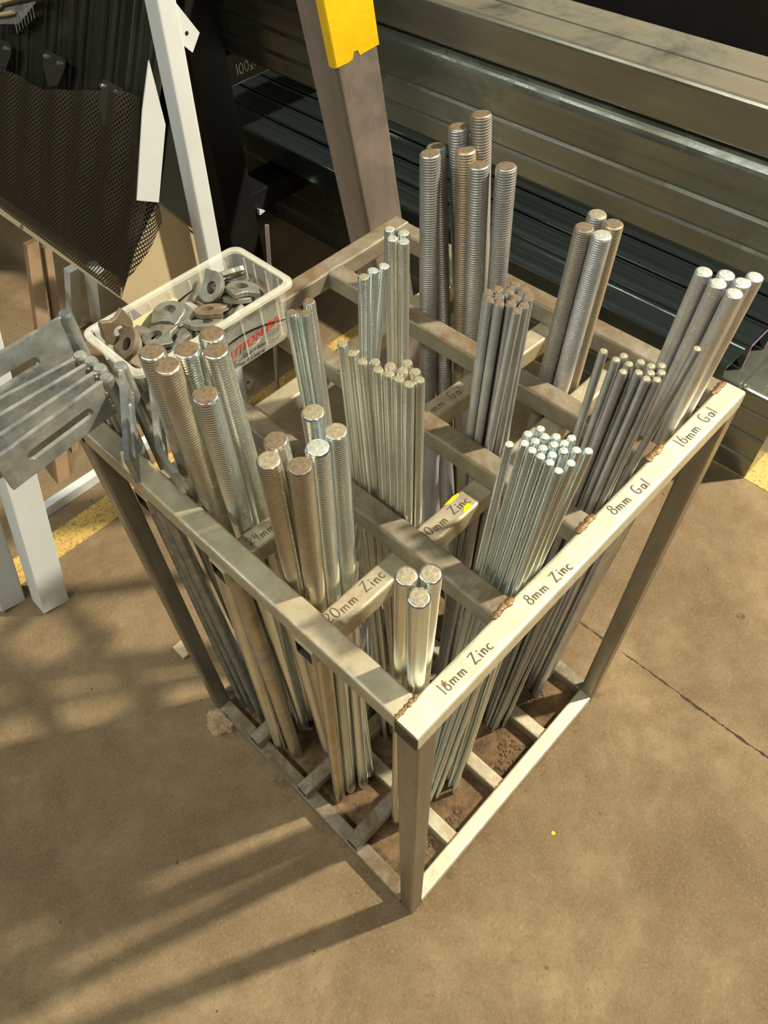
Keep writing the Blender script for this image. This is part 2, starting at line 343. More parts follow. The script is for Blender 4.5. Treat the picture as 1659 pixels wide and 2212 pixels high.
for e0, e1 in ((.1307, .1307), (.2611, .2350), (.3955, .3955)):
    xbars.append(tube('cross_bar', (-.0015, e0+a, zl), (X-.003, e1+a, zl), 'rail'))
tube('base_rail', (WT, a, a), (X-WT, a, a), 'rail_pale'); tube('base_rail', (WT, Y-a, a), (X-WT, Y-a, a), 'rail_dusty')
tube('base_rail', (a, WT, a), (a, Y-WT, a), 'rail_dusty'); tube('base_rail', (X-a, WT, a), (X-a, Y-WT, a), 'rail_dusty')
for m_ in (.1218, .2514, .3805): tube('base_bar', (m_+a, WT, a), (m_+a, Y-WT, a), 'rail')
for e0, e1 in ((.1313, .1313), (.2611, .2350), (.3955, .3955)): tube('base_cross_bar', (.003, e0+a, WT*1.5), (X-.003, e1+a, WT*1.5), 'rail_dusty')
for xx, sg in ((0, -1), (X, 1)):
    bm = bmesh.new(); lo = (min(xx, xx+sg*.0016), .0006, H-WT+.0008); hi = (max(xx, xx+sg*.0016), WT-.0006, H-.0008)
    box(bm, lo, hi, S, .0008); obj('end_cap', bm, M['cap'], rack)
bm = bmesh.new(); box(bm, (-.0014, Y-WT+.002, H-WT+.002), (0, Y-.002, H-.002), S, .0005); obj('end_cap', bm, M['cap'], rack)
def weld(p, q, r, n, name='weld_bead'):
    bm = bmesh.new(); p, q = Vector(p), Vector(q)
    for i in range(n):
        c = p.lerp(q, i/(n-1)); c = Vector(S(*c))
        mt = Matrix.Translation(c+Vector((random.uniform(-.0006, .0006), random.uniform(-.0008, .0008), 0))) @ Matrix.Diagonal((r*random.uniform(.9, 1.3), r*random.uniform(.9, 1.5), r*.45, 1))
        bmesh.ops.create_icosphere(bm, subdivisions=2, radius=1, matrix=mt)
    return obj(name, bm, M['weld'], rack, True)
for m_ in (.1308, .259, .3848): weld((m_, WT, H), (m_+.024, WT, H), .0032, 8)
weld((X-WT+.002, WT, H), (X-.003, WT, H), .0032, 8)
weld((.001, WT, H), (WT-.001, WT, H), .0018, 12)
for m_ in (.1218, .2514, .3805): weld((m_+.001, WT, WT), (m_+.025, WT, WT), .0014, 9)
def wr(parent, text, p, q, z, h, wd=.00095):
    bm = bmesh.new(); d = Vector((q[0]-p[0], q[1]-p[1], 0)); dy = Vector((-d.y, d.x, 0)).normalized()
    # scale the letters so that the line ends where it should
    tot = sum(GL[c][0]+.1 for c in text)
    writing(bm, text, (p[0], p[1], z+.0001), d, dy, d.length/tot, wd, lift=Vector((0, 0, .0003)))
    o = obj('marker_writing', bm, M['ink'], parent); return o
for txt, p, q in (('16mm Zinc', (.056, .0085), (.121, .0062)), ('8mm Zinc', (.1745, .0085), (.236, .0040)),
                  ('8mm Gal', (.312, .0105), (.371, .0045)), ('16mm Gal', (.436, .0075), (.508, .0060))):
    wr(front, txt, p, q, H, 0)
wr(xbars[0], '20mm Zinc', (.043, .1400), (.121, .1392), H-WT, 0); wr(xbars[1], '24mm', (.050, .2660), (.084, .2642), H-WT, 0)
wr(xbars[0], '10mm Zinc', (.180, .1390), (.248, .1380), H-WT, 0); wr(xbars[1], '-mm Gal', (.312, .2532), (.370, .2505), H-WT, 0)
for pts in (((.2229, .1550), (.238, .1562), (.2460, .1550), (.2440, .1520), (.2284, .1520)), ((.2275, .1325), (.236, .139), (.2441, .1392), (.2427, .1325))):
    bm = bmesh.new(); prism(bm, [(px, py, H-WT+.0001) for px, py in pts], (0, 0, .0004)); obj('tape_scrap', bm, M['yellow'], xbars[0])
bm = bmesh.new(); cyl(bm, (.0635, .0155, H), (.0635, .0155, H+.0006), .0022, n=14); obj('rust_spot', bm, M['weld'], front)

# ------------------------------------------------------------------ threaded rods
RODS = """
A 0.1184 0.3844 0.1059 0.3289 0.9984
A 0.0919 0.2954 0.094 0.3076 0.9999
A 0.0641 0.3844 0.0792 0.3286 0.9983
A 0.0394 0.3832 0.0569 0.3481 0.9992
A 0.0505 0.3496 0.055 0.3237 0.9997
A 0.0946 0.379 0.0575 0.2762 0.994
B 0.0723 0.2464 0.0454 0.1816 0.9975
B 0.0505 0.2282 0.0575 0.1597 0.9976
B 0.0755 0.2261 0.0786 0.1631 0.998
B 0.0978 0.2142 0.099 0.1645 0.9988
B 0.1204 0.2201 0.1007 0.1921 0.9994
B 0.1165 0.2462 0.0623 0.1932 0.9971
C 0.0933 0.125 0.0421 0.0374 0.9948
C 0.1115 0.1052 0.0362 0.0205 0.9936
C 0.1225 0.1178 0.0549 0.0271 0.9936
D 0.1622 0.1203 0.1779 0.0586 0.998
D 0.1949 0.1261 0.1962 0.055 0.9975
D 0.2033 0.1185 0.2066 0.0511 0.9977
D 0.1991 0.1112 0.2024 0.0438 0.9977
D 0.2153 0.1051 0.2081 0.0376 0.9977
D 0.251 0.0975 0.2152 0.0284 0.997
D 0.1737 0.1288 0.1874 0.0513 0.9969
D 0.1799 0.123 0.1945 0.0466 0.997
D 0.2175 0.0965 0.2068 0.0291 0.9977
D 0.1911 0.114 0.1927 0.0383 0.9971
D 0.2064 0.0954 0.1999 0.0339 0.9981
D 0.1706 0.1209 0.1857 0.043 0.9968
D 0.2032 0.0812 0.1996 0.0247 0.9984
D 0.2126 0.0896 0.2073 0.0186 0.9975
D 0.2262 0.1182 0.215 0.0127 0.9944
D 0.1622 0.1118 0.1852 0.0346 0.9967
D 0.1712 0.1124 0.1926 0.0294 0.9963
D 0.178 0.1075 0.1957 0.0149 0.9955
D 0.1622 0.1034 0.1848 0.0261 0.9968
D 0.1751 0.0981 0.1826 0.0168 0.9967
E 0.1911 0.2465 0.172 0.2329 0.9997
E 0.2052 0.2436 0.1696 0.2187 0.9991
E 0.2247 0.2431 0.169 0.2062 0.9978
E 0.2178 0.2289 0.1752 0.1975 0.9986
E 0.2009 0.2252 0.1698 0.1886 0.9988
E 0.2194 0.2173 0.1803 0.1846 0.9987
E 0.1913 0.2072 0.1719 0.1784 0.9994
E 0.1867 0.1966 0.1729 0.168 0.9995
E 0.2264 0.2059 0.1919 0.1765 0.999
E 0.2019 0.2101 0.1823 0.1726 0.9991
E 0.2308 0.1961 0.1889 0.1646 0.9986
E 0.1835 0.1861 0.1737 0.1576 0.9995
E 0.2153 0.1945 0.1838 0.1554 0.9987
F 0.2028 0.3169 0.1706 0.2975 0.9993
F 0.1876 0.2923 0.1773 0.2871 0.9999
F 0.2005 0.2988 0.1918 0.2967 1.0
M 0.2101 0.3066 0.251 0.2864 0.999
M 0.2025 0.3346 0.2653 0.2887 0.997
M 0.1786 0.3672 0.2828 0.2913 0.9917
G 0.3428 0.3619 0.3227 0.3217 0.999
G 0.3473 0.3465 0.327 0.3067 0.999
G 0.3329 0.3488 0.3129 0.3089 0.999
G 0.3366 0.3365 0.3165 0.2969 0.999
H 0.3298 0.2344 0.3094 0.1863 0.9986
H 0.3121 0.2239 0.3017 0.1792 0.9989
H 0.3395 0.2275 0.3193 0.1831 0.9988
H 0.3331 0.2152 0.3116 0.1757 0.999
H 0.3051 0.2126 0.3033 0.1689 0.999
H 0.3574 0.226 0.3234 0.1735 0.998
H 0.3249 0.2087 0.3103 0.1611 0.9988
H 0.3674 0.1969 0.3338 0.1751 0.9992
H 0.3764 0.1818 0.3331 0.1647 0.9989
H 0.3501 0.2178 0.3205 0.1633 0.9981
H 0.3568 0.1969 0.3265 0.1548 0.9987
H 0.3434 0.2098 0.3166 0.1515 0.9979
H 0.2935 0.2094 0.3062 0.1516 0.9982
I 0.3579 0.1284 0.3129 0.0661 0.997
I 0.3643 0.1229 0.3198 0.0509 0.9964
I 0.3506 0.1242 0.3113 0.0528 0.9967
I 0.357 0.1188 0.3143 0.0423 0.9962
I 0.366 0.1147 0.323 0.0366 0.996
I 0.3451 0.1177 0.3033 0.0408 0.9962
I 0.3488 0.1101 0.3109 0.0311 0.9962
I 0.3747 0.1102 0.325 0.028 0.9954
I 0.3805 0.0977 0.3306 0.0217 0.9959
I 0.3576 0.1103 0.3177 0.0238 0.9955
I 0.3669 0.095 0.3233 0.0175 0.996
I 0.3443 0.103 0.3087 0.0224 0.9961
I 0.3546 0.1023 0.3143 0.016 0.9954
I 0.3801 0.1218 0.3702 0.012 0.9939
J 0.4771 0.1199 0.4625 0.0595 0.9981
J 0.4888 0.108 0.4719 0.0426 0.9977
J 0.4677 0.1057 0.4555 0.0416 0.9979
J 0.4771 0.0922 0.4705 0.0262 0.9978
J 0.4612 0.088 0.4518 0.0238 0.9979
J 0.508 0.0953 0.4865 0.0222 0.9971
K 0.4757 0.2071 0.4758 0.184 0.9997
K 0.4442 0.2263 0.4499 0.1808 0.9989
K 0.4408 0.1997 0.4493 0.1604 0.9992
K 0.4615 0.1916 0.4725 0.1625 0.9995
L 0.5038 0.2732 0.5195 0.3705 1.0253
L 0.5035 0.3013 0.505 0.3901 1.0111
L 0.4241 0.2759 0.4901 0.4094 0.9888
L 0.4242 0.3545 0.4584 0.3903 0.9988
L 0.4671 0.297 0.4922 0.3678 0.9972
L 0.4527 0.2766 0.4753 0.3348 0.9981
L 0.4795 0.276 0.4898 0.309 0.9994
"""

PITCH = {.024: .003, .020: .0025, .016: .002, .012: .00175, .010: .0015, .008: .00125}
def rod_mesh(dia):
    """true helical thread along +z, unit length 1 m, chamfered ends"""
    R_, p = dia/2, PITCH[dia]; depth = p*.46 if dia > .015 else p*.55
    if dia == .016: depth = p*.16
    n = {.024: 26, .020: 24, .016: 20}.get(dia, 14); rows = round(1.0/p)*4
    me = bpy.data.meshes.new('threaded_rod'); V = []; F = []
    for i in range(rows+1):
        z = i/rows; ch = min(1, max(0, (min(z, 1-z))/(depth*1.5)))
        for k in range(n):
            t = (z/p-k/n) % 1.0; tri = abs(t*2-1)
            r = R_-depth*(tri**1.4); r = min(r, R_*.84+(R_*.16)*ch)
            an = 2*math.pi*k/n; V.append((r*math.cos(an), r*math.sin(an), z))
    for i in range(rows):
        b = i*n
        for k in range(n): j = (k+1) % n; F.append((b+k, b+j, b+n+j, b+n+k))
    # slightly domed, dusty tips
    nb = len(F)
    for base, zz, sgn in ((0, 0, -1), (rows*n, 1, 1)):
        ring = []
        for k in range(n):
            an = 2*math.pi*k/n; V.append((R_*.74*math.cos(an), R_*.74*math.sin(an), zz+sgn*.0004)); ring.append(len(V)-1)
        V.append((R_*.05, R_*.08, zz+sgn*.0007)); c = len(V)-1
        for k in range(n):
            j = (k+1) % n
            F.append((base+k, base+j, ring[j], ring[k]) if sgn > 0 else (base+j, base+k, ring[k], ring[j]))
            F.append((ring[k], ring[j], c) if sgn > 0 else (ring[j], ring[k], c))
    me.from_pydata(V, [], F); me.materials.append(M['zinc']); me.materials.append(M['tip'])
    mi = [0]*nb+[1]*(len(F)-nb); me.polygons.foreach_set('material_index', mi); me.polygons.foreach_set('use_smooth', [i < nb for i in range(len(F))])
    me.update(); return me
SZ = dict(A=.024, B=.020, C=.016, D=.008, E=.010, F=.012, M=.012, G=.012, H=.010, I=.008, J=.016, K=.020, L=.024)
protos = {}
rows_ = [r.split() for r in RODS.split('\n') if r.strip()]
byg = {}
for r in rows_: byg.setdefault(r[0], []).append([float(v) for v in r[1:]])
MATS = {'A': ['zinc_y', 'zinc_y', 'zinc', 'zinc_y', 'zinc_b', 'zinc'], 'B': ['zinc_gold', 'zinc_gold', 'zinc', 'zinc', 'zinc', 'zinc_y'],
        'C': ['zinc_y', 'zinc', 'zinc'], 'D': ['zinc']*20, 'E': ['zinc_y']*13, 'F': ['zinc', 'zinc', 'zinc_y'], 'M': ['zinc']*3, 'G': ['zinc', 'zinc', 'zinc_y', 'zinc_y'],
        'H': ['gal']*13, 'I': ['gal']*14, 'J': ['gal_bright']*6, 'K': ['gal', 'gal_brown', 'gal_bright', 'gal_rust'],
        'L': ['gal_brown', 'gal', 'gal', 'gal', 'gal_rust', 'gal', 'gal']}
TIPS = {'A': ['tip_brown']*6, 'B': ['tip', 'tip_brown', 'tip_white', 'tip', 'tip', 'tip_brown'], 'C': ['tip']*3, 'D': ['tip_white']*20, 'E': ['tip']*13, 'F': ['tip_brown']*3,
        'M': ['tip', 'tip_white', 'tip_white'], 'G': ['tip_white']*4, 'H': ['tip_brown']*13, 'I': ['tip']*14, 'J': ['tip_white']*6, 'K': ['tip', 'tip_brown', 'tip_white', 'tip_brown'], 'L': ['tip_brown']*7}
GROUPS = {'A': 'thick zinc rods in the 24mm cell', 'B': '20mm zinc rods behind the front corner', 'C': '16mm zinc rods in the front corner cell',
          'D': 'thin 8mm zinc rods', 'E': '10mm zinc rods in the middle', 'F': '12mm zinc rods beside the plastic tub', 'M': 'greenish 12mm zinc rods', 'G': '12mm zinc rods near the back corner',
          'H': 'thin brown-tipped galvanised rods', 'I': 'thin 8mm galvanised rods', 'J': '16mm galvanised rods at the right corner', 'K': '20mm galvanised rods', 'L': 'tall thick galvanised rods at the back'}
LAB = {
 'A': ['thick zinc rod rearmost in the 24mm bunch, tip against the plastic tub', 'thick golden zinc rod, rightmost tall tip of the 24mm bunch', 'thick zinc rod squeezed in the middle of the 24mm bunch',
       'thick zinc rod, leftmost tip of the 24mm bunch', 'thick brown-stained zinc rod, broad brown tip at the front of the 24mm bunch', 'thick silvery zinc rod with a brown tip, lowest of the 24mm bunch'],
 'B': ['browned 20mm rod, leftmost of the six around the 20mm Zinc bar', 'golden-pink 20mm rod with a tan tip, frontmost of its six', 'bright zinc 20mm rod with a pale tip, front right of its six',
       'bright zinc 20mm rod, rightmost of the six', 'zinc 20mm rod, rearmost and highest tip of the six', 'brown-tipped 20mm rod behind the leftmost of the six'],
 'C': ['yellowish smooth 16mm zinc rod, left of the three in the front corner cell', 'bright silvery 16mm zinc rod, frontmost of the three in the front corner cell', 'smooth 16mm zinc rod, right of the three in the front corner cell'],
 'F': ['zinc 12mm rod with bright left edge, left of the three beside the tub', 'zinc 12mm rod, middle front of the three beside the tub', 'yellowish 12mm zinc rod behind the other two beside the tub'],
 'M': ['greenish zinc rod, left and lowest of the stepped three', 'greenish zinc rod, middle of the stepped three', 'greenish zinc rod, right and highest of the stepped three'],
 'G': ['zinc rod, rear left of the square of four near the back corner', 'zinc rod, rear right of the square of four near the back corner', 'zinc rod, front left of the square of four near the back corner', 'zinc rod, front right of the square of four near the back corner'],
 'J': ['pale 16mm galvanised rod, leftmost of the six at the right corner', 'pale 16mm galvanised rod, rear middle of the six, glinting tip', 'pale 16mm galvanised rod, second tip from the left of the six', 'pale 16mm galvanised rod, second tip from the right of the six',
       'pale 16mm galvanised rod, lowest and frontmost tip of the six', 'pale 16mm galvanised rod, rightmost of the six at the right corner'],
 'K': ['grey 20mm galvanised rod, rearmost of the leaning four', 'dark brown 20mm rod, left of the leaning four', 'bright galvanised 20mm rod, front of the leaning four', 'rusty golden 20mm rod, right of the leaning four'],
 'L': ['rusty thick rod, tallest tip of the back bunch of seven', 'grey thick rod, second highest tip of the back bunch', 'grey thick rod at the left edge of the back bunch, behind another', 'grey thick rod, front left of the back bunch',
       'golden rusty thick rod in the middle of the back bunch', 'grey thick rod with brown tip, second from the right of the back bunch', 'grey thick rod, rightmost of the back bunch']}
ORD = 'first second third fourth fifth sixth seventh eighth ninth tenth eleventh twelfth thirteenth fourteenth fifteenth sixteenth seventeenth eighteenth nineteenth twentieth'.split()
BULK = {'D': 'thin bright 8mm zinc rod, tip %s from the left in its bundle of twenty', 'E': 'yellowish 10mm zinc rod, tip %s from the left in the middle row of thirteen',
        'H': 'thin galvanised rod with brown tip, %s from the left in the tight bundle of thirteen', 'I': 'thin grey 8mm galvanised rod, tip %s from the left in its fan of fourteen'}
def seen_x(v):
    q = Vector((v[2]+.1449, v[3]+.1431, v[4]-1.4117)); return q.dot(Vector(Rr[0]))/q.dot(Vector(Rr[2]))
for g, lst in byg.items():
    dia = SZ[g]
    if dia not in protos: protos[dia] = rod_mesh(dia)
    order = sorted(range(len(lst)), key=lambda i: seen_x(lst[i]))
    for i, v in enumerate(lst):
        o = bpy.data.objects.new('threaded_rod', protos[dia]); C.objects.link(o)
        b, t = Vector((v[0], v[1], .0006)), Vector(v[2:5]); d = t-b; L_ = d.length
        q = d.normalized().to_track_quat('Z', 'Y'); spin = Matrix.Rotation(random.uniform(0, 6.28), 4, 'Z')
        o.matrix_world = Matrix.Translation(b) @ q.to_matrix().to_4x4() @ spin @ Matrix.Diagonal((1, 1, L_, 1))
        o.material_slots[0].link = 'OBJECT'; o.material_slots[0].material = M[MATS[g][i]]
        o.material_slots[1].link = 'OBJECT'; o.material_slots[1].material = M[TIPS[g][i]]
        lab = LAB[g][i] if g in LAB else BULK[g] % ORD[order.index(i)]
        tag(o, lab, 'threaded rod', GROUPS[g])

# ------------------------------------------------------------------ slotted anchor brackets
def slot_plate(bm, L_, hgt, th, s0, s1, sr):
    """flat bar in local x (length) / z (height), slotted lengthwise, thickness along y"""
    n = 8
    slot = [(s1+sr*math.sin(math.pi*i/n), sr*math.cos(math.pi*i/n)) for i in range(n+1)]+[(s0-sr*math.sin(math.pi*i/n), -sr*math.cos(math.pi*i/n)) for i in range(n+1)]
    m = len(slot); out = []
    for a_, b_ in slot:   # matching outer loop
        out.append((max(0, min(L_, L_ if a_ > s1+sr*.7 else (0 if a_ < s0-sr*.7 else a_))), hgt/2*(1 if b_ > 0 else -1) if abs(b_) > sr*.35 else 0))
    for sy in (-1, 1):
        pass
    vs = []
    for y in (-th/2, th/2):
        vs.append([bm.verts.new((p, y, q)) for p, q in out]); vs.append([bm.verts.new((p, y, q)) for p, q in slot])
    o0, i0, o1, i1 = vs
    for k in range(m):
        j = (k+1) % m
        for A_ in ((o0[k], o0[j], i0[j], i0[k]), (o1[j], o1[k], i1[k], i1[j]), (o0[j], o0[k], o1[k], o1[j]), (i0[k], i0[j], i1[j], i1[k])):
            try: bm.faces.new(A_)
            except ValueError: pass
def bracket(label, foot, top, azd, L_=.125, hgt=.042, slope=0, slot=(.03, .095), bent=False, rd=.007):
    foot, top = Vector(foot), Vector(top)
    t = thing('slotted_bracket', label, 'bracket', foot, 'galvanised anchors with slotted plates')
    d = top-foot
    bm = bmesh.new(); cyl(bm, (0, 0, .001), d-d.normalized()*.003, rd, n=18); cyl(bm, d-d.normalized()*.003, d, rd, rd*.8, n=18)
    w0 = Matrix.Rotation(math.radians(azd), 3, 'Z') @ Vector((rd*.9, 0, 0))
    for i in range(14):
        bmesh.ops.create_icosphere(bm, subdivisions=1, radius=random.uniform(.0018, .0028), matrix=Matrix.Translation(d+w0+Vector((random.uniform(-.001, .001), random.uniform(-.003, .003), -.003-hgt*i/13))))
    obj('shank', bm, M['bracket'], t, False)
    bm = bmesh.new(); slot_plate(bm, L_, hgt, .005, slot[0], slot[1], .006)
    if bent: bmesh.ops.bisect_plane(bm, geom=bm.verts[:]+bm.edges[:]+bm.faces[:], plane_co=(L_*.72, 0, 0), plane_no=(1, 0, 0))
    if bent:
        for v in bm.verts:
            if v.co.x > L_*.721: v.co.y += (v.co.x-L_*.72)*.4
    mt = Matrix.Translation(d+Vector((0, 0, -hgt/2-.002))) @ Matrix.Rotation(math.radians(azd), 4, 'Z') @ Matrix.Rotation(slope, 4, 'Y') @ Matrix.Translation((rd*.7, 0, 0))
    bmesh.ops.transform(bm, matrix=mt, verts=bm.verts)
    obj('slotted_plate', bm, M['bracket'], t)
    return t
bracket('grey slotted bracket nearest the camera, its plate pointing left over the rail', (.048, .443, 0), (.043, .4465, .92), 187, .128)
bracket('second slotted bracket of the left-pointing fan, behind the nearest one', (.064, .463, 0), (.046, .4630, .92), 184, .14)
bracket('third slotted bracket of the left-pointing fan', (.048, .480, 0), (.046, .4792, .92), 180, .15)
bracket('rearmost slotted bracket of the left-pointing fan, dark shadowed plate', (.066, .496, 0), (.043, .4952, .92), 177, .16)
bracket('tall slotted bracket raised above the fan, wrapped in clear film strands', (.042, .500, 0), (.052, .5115, .958), 183, .20, .055, slot=(.045, .15))
bracket('slotted bracket turned toward the camera, plate hanging over the left rail', (.085, .470, 0), (.0620, .4500, .920), -122, .118, .036, slope=.05)
bracket('bent slotted bracket, its folded end touching the left rail', (.096, .46, 0), (.088, .452, .888), -122, .125, .036, slope=.10, bent=True)
bracket('bent slotted bracket beside the thick zinc rods', (.110, .475, 0), (.106, .457, .878), -122, .098, .036, slope=.12, bent=True)
bracket('innermost bent slotted bracket, close against the thick zinc rods', (.128, .48, 0), (.124, .463, .868), -122, .088, .034, slope=.15, bent=True)

# ------------------------------------------------------------------ plastic tub with claw washers
ZB, ZR = .8212, .900
tub = thing('plastic_tub', 'open clear plastic tub of claw washers resting on the back left corner of the rack', 'plastic tub', (.18, .495, ZB))
def rect(x0, y0, x1, y1, r, n=4):
    cx, cy = (x0+x1)/2, (y0+y1)/2; return [(cx+a_, cy+b_) for a_, b_ in rrect(x1-x0, y1-y0, r, n)]
bm = bmesh.new()
def loops(bm, L_):
    rr = [[bm.verts.new((px-.18, py-.495, z-ZB)) for px, py in pts] for pts, z in L_]; n = len(rr[0])
    for A_, B_ in zip(rr, rr[1:]):
        for k in range(n): bm.faces.new((A_[k], A_[(k+1) % n], B_[(k+1) % n], B_[k]))
    return rr
rr = loops(bm, [(rect(.084, .455, .276, .540, .010), ZB), (rect(.076, .448, .284, .548, .012), ZR-.002), (rect(.078, .450, .282, .546, .011), ZR-.002), (rect(.0865, .4575, .2735, .5375, .009), ZB+.002)])
bm.faces.new(rr[0][::-1]); bm.faces.new(rr[-1])
obj('tub_body', bm, M['box'], tub, False)
bm = bmesh.new(); rr = loops(bm, [(rect(.0755, .4475, .2845, .5485, .012), ZR-.006), (rect(.070, .442, .290, .554, .014), ZR-.005), (rect(.070, .442, .290, .554, .014), ZR-.001), (rect(.072, .444, .288, .552, .013), ZR), (rect(.078, .450, .282, .546, .011), ZR)])
obj('rim', bm, M['box_rim'], tub)
for xx in (.102, .128, .154, .182, .210, .238, .262):
    for yy, s_ in ((.450, 1), (.5455, -1)):
        bm = bmesh.new(); box(bm, (xx-.18, min(yy, yy+s_*.0016)-.495, .012), (xx+.0016-.18, max(yy, yy+s_*.0016)-.495, ZR-ZB-.006)); obj('wall_rib', bm, M['box_rim'], tub)
for yy in (.468, .490, .512, .530):
    bm = bmesh.new(); box(bm, (.2815-.18, yy-.495, .012), (.283-.18, yy+.0016-.495, ZR-ZB-.006)); obj('wall_rib', bm, M['box_rim'], tub)
def tube_text(text, loc, size, mat, mirror=False, shear=0., name='printed_text', yaw=0., side=1, tilt=0):
    cu = bpy.data.curves.new(name, 'FONT'); cu.body = text; cu.size = size; cu.shear = shear; cu.extrude = .0001
    tmp = bpy.data.objects.new(name, cu); C.objects.link(tmp); dg = bpy.context.evaluated_depsgraph_get(); dg.update()
    me = bpy.data.meshes.new_from_object(tmp.evaluated_get(dg)); bpy.data.objects.remove(tmp)
    me.materials.clear(); me.materials.append(M[mat])
    o = bpy.data.objects.new(name, me); C.objects.link(o); o.parent = tub
    o.matrix_local = Matrix.Translation(Vector(loc)-Vector((.18, .495, ZB))) @ Matrix.Rotation(math.radians(90)+tilt, 4, 'X') @ Matrix.Rotation(yaw, 4, 'Z') @ Matrix.Diagonal((-1 if mirror else 1, 1, 1, 1))
    return o
tl = -math.atan2(.007, .0788)
tube_text('UTION RA', (.186, .4525, ZB+.0200), .0165, 'red', shear=.35, yaw=.16, tilt=-tl)
tube_text('ion of Class 4 Assoc', (.186, .4528, ZB+.0125), .0066, 'print', shear=.3, yaw=.02, tilt=-tl)
tube_text('Class 4 Coating', (.190, .4538, ZB+.0040), .0072, 'print', shear=.3, tilt=-tl)
def arc_band(y, pts, name, mat, wd):
    bm = bmesh.new(); P = [Vector((px-.18, y(pz)-.495, pz-ZB)) for px, pz in pts]
    for i in range(len(P)-1):
        w0 = wd*.7*math.sin(math.pi*(i+.4)/(len(P)+.3))+.0004; w1 = wd*.7*math.sin(math.pi*(i+1.4)/(len(P)+.3))+.0004
        q = [bm.verts.new(P[i]+Vector((0, 0, -w0/2))), bm.verts.new(P[i+1]+Vector((0, 0, -w1/2))), bm.verts.new(P[i+1]+Vector((0, 0, w1/2))), bm.verts.new(P[i]+Vector((0, 0, w0/2)))]; bm.faces.new(q)
    bmesh.ops.remove_doubles(bm, verts=bm.verts, dist=.00001)
    return obj(name, bm, mat, tub)
yn = lambda z: .4548-(z-ZB)*.0888-.0006
arc_band(yn, [(.16+.12*i/14, ZB+.046-.020*(abs(i-5)/9)**1.7) for i in range(15)], 'printed_arc', M['print'], .0038)
yf = lambda z: .5371+(z-ZB)*.1077-.0006
arc_band(yf, [(.118+.095*i/12, ZB+.026+.034*math.sin(i/12*1.45)) for i in range(13)], 'printed_arc', M['print'], .0050)
bm = bmesh.new(); pts = [(.105, .022), (.187, .022), (.189, .060), (.185, .063), (.108, .063)]
prism(bm, [(px-.18, yf(ZB+pz)-.495+.0003, pz) for px, pz in pts], (0, .0003, 0)); obj('label_sticker', bm, M['sticker'], tub)
tube_text('PREMIER', (.213, .5384, ZB+.024), .0170, 'blue', mirror=True, shear=.1, tilt=-.107)

def washer_mesh(sc_=1.12, rust=False):
    bm = bmesh.new(); n = 40; th = .0055*sc_; rings = []
    def rad(a_):   # a_=0 points at the bite between the two horns
        a_ = (a_+math.pi) % (2*math.pi)-math.pi; q = abs(math.degrees(a_))
        if q < 12: return .0125
        if q < 38: return .0125+(.0225-.0125)*((q-12)/26)**1.5
        if q < 62: return .0225-(.0225-.0168)*((q-38)/24)**.7
        return .0168
    for z, k in ((0, 0), (.0007, 1), (th-.0007, 1), (th, 0)):
        rings.append([bm.verts.new(((rad(2*math.pi*i/n)-(.0008 if not k else 0))*sc_*math.cos(2*math.pi*i/n), (rad(2*math.pi*i/n)-(.0008 if not k else 0))*sc_*math.sin(2*math.pi*i/n), z)) for i in range(n)])
    inner = [[bm.verts.new((.0068*sc_*math.cos(2*math.pi*i/n)-.003*sc_, .0068*sc_*math.sin(2*math.pi*i/n), z)) for i in range(n)] for z in (0, th)]
    seq = [inner[0]]+rings+[inner[1], inner[0]]
    for A_, B_ in zip(seq, seq[1:]):
        for k in range(n): bm.faces.new((A_[k], A_[(k+1) % n], B_[(k+1) % n], B_[k]))
    bmesh.ops.translate(bm, verts=bm.verts, vec=(0, 0, -th/2))
    me = bpy.data.meshes.new('claw_washer'); bmesh.ops.recalc_face_normals(bm, faces=bm.faces[:]); bm.to_mesh(me); bm.free(); me.materials.append(M['washer']); return me
wme = washer_mesh()
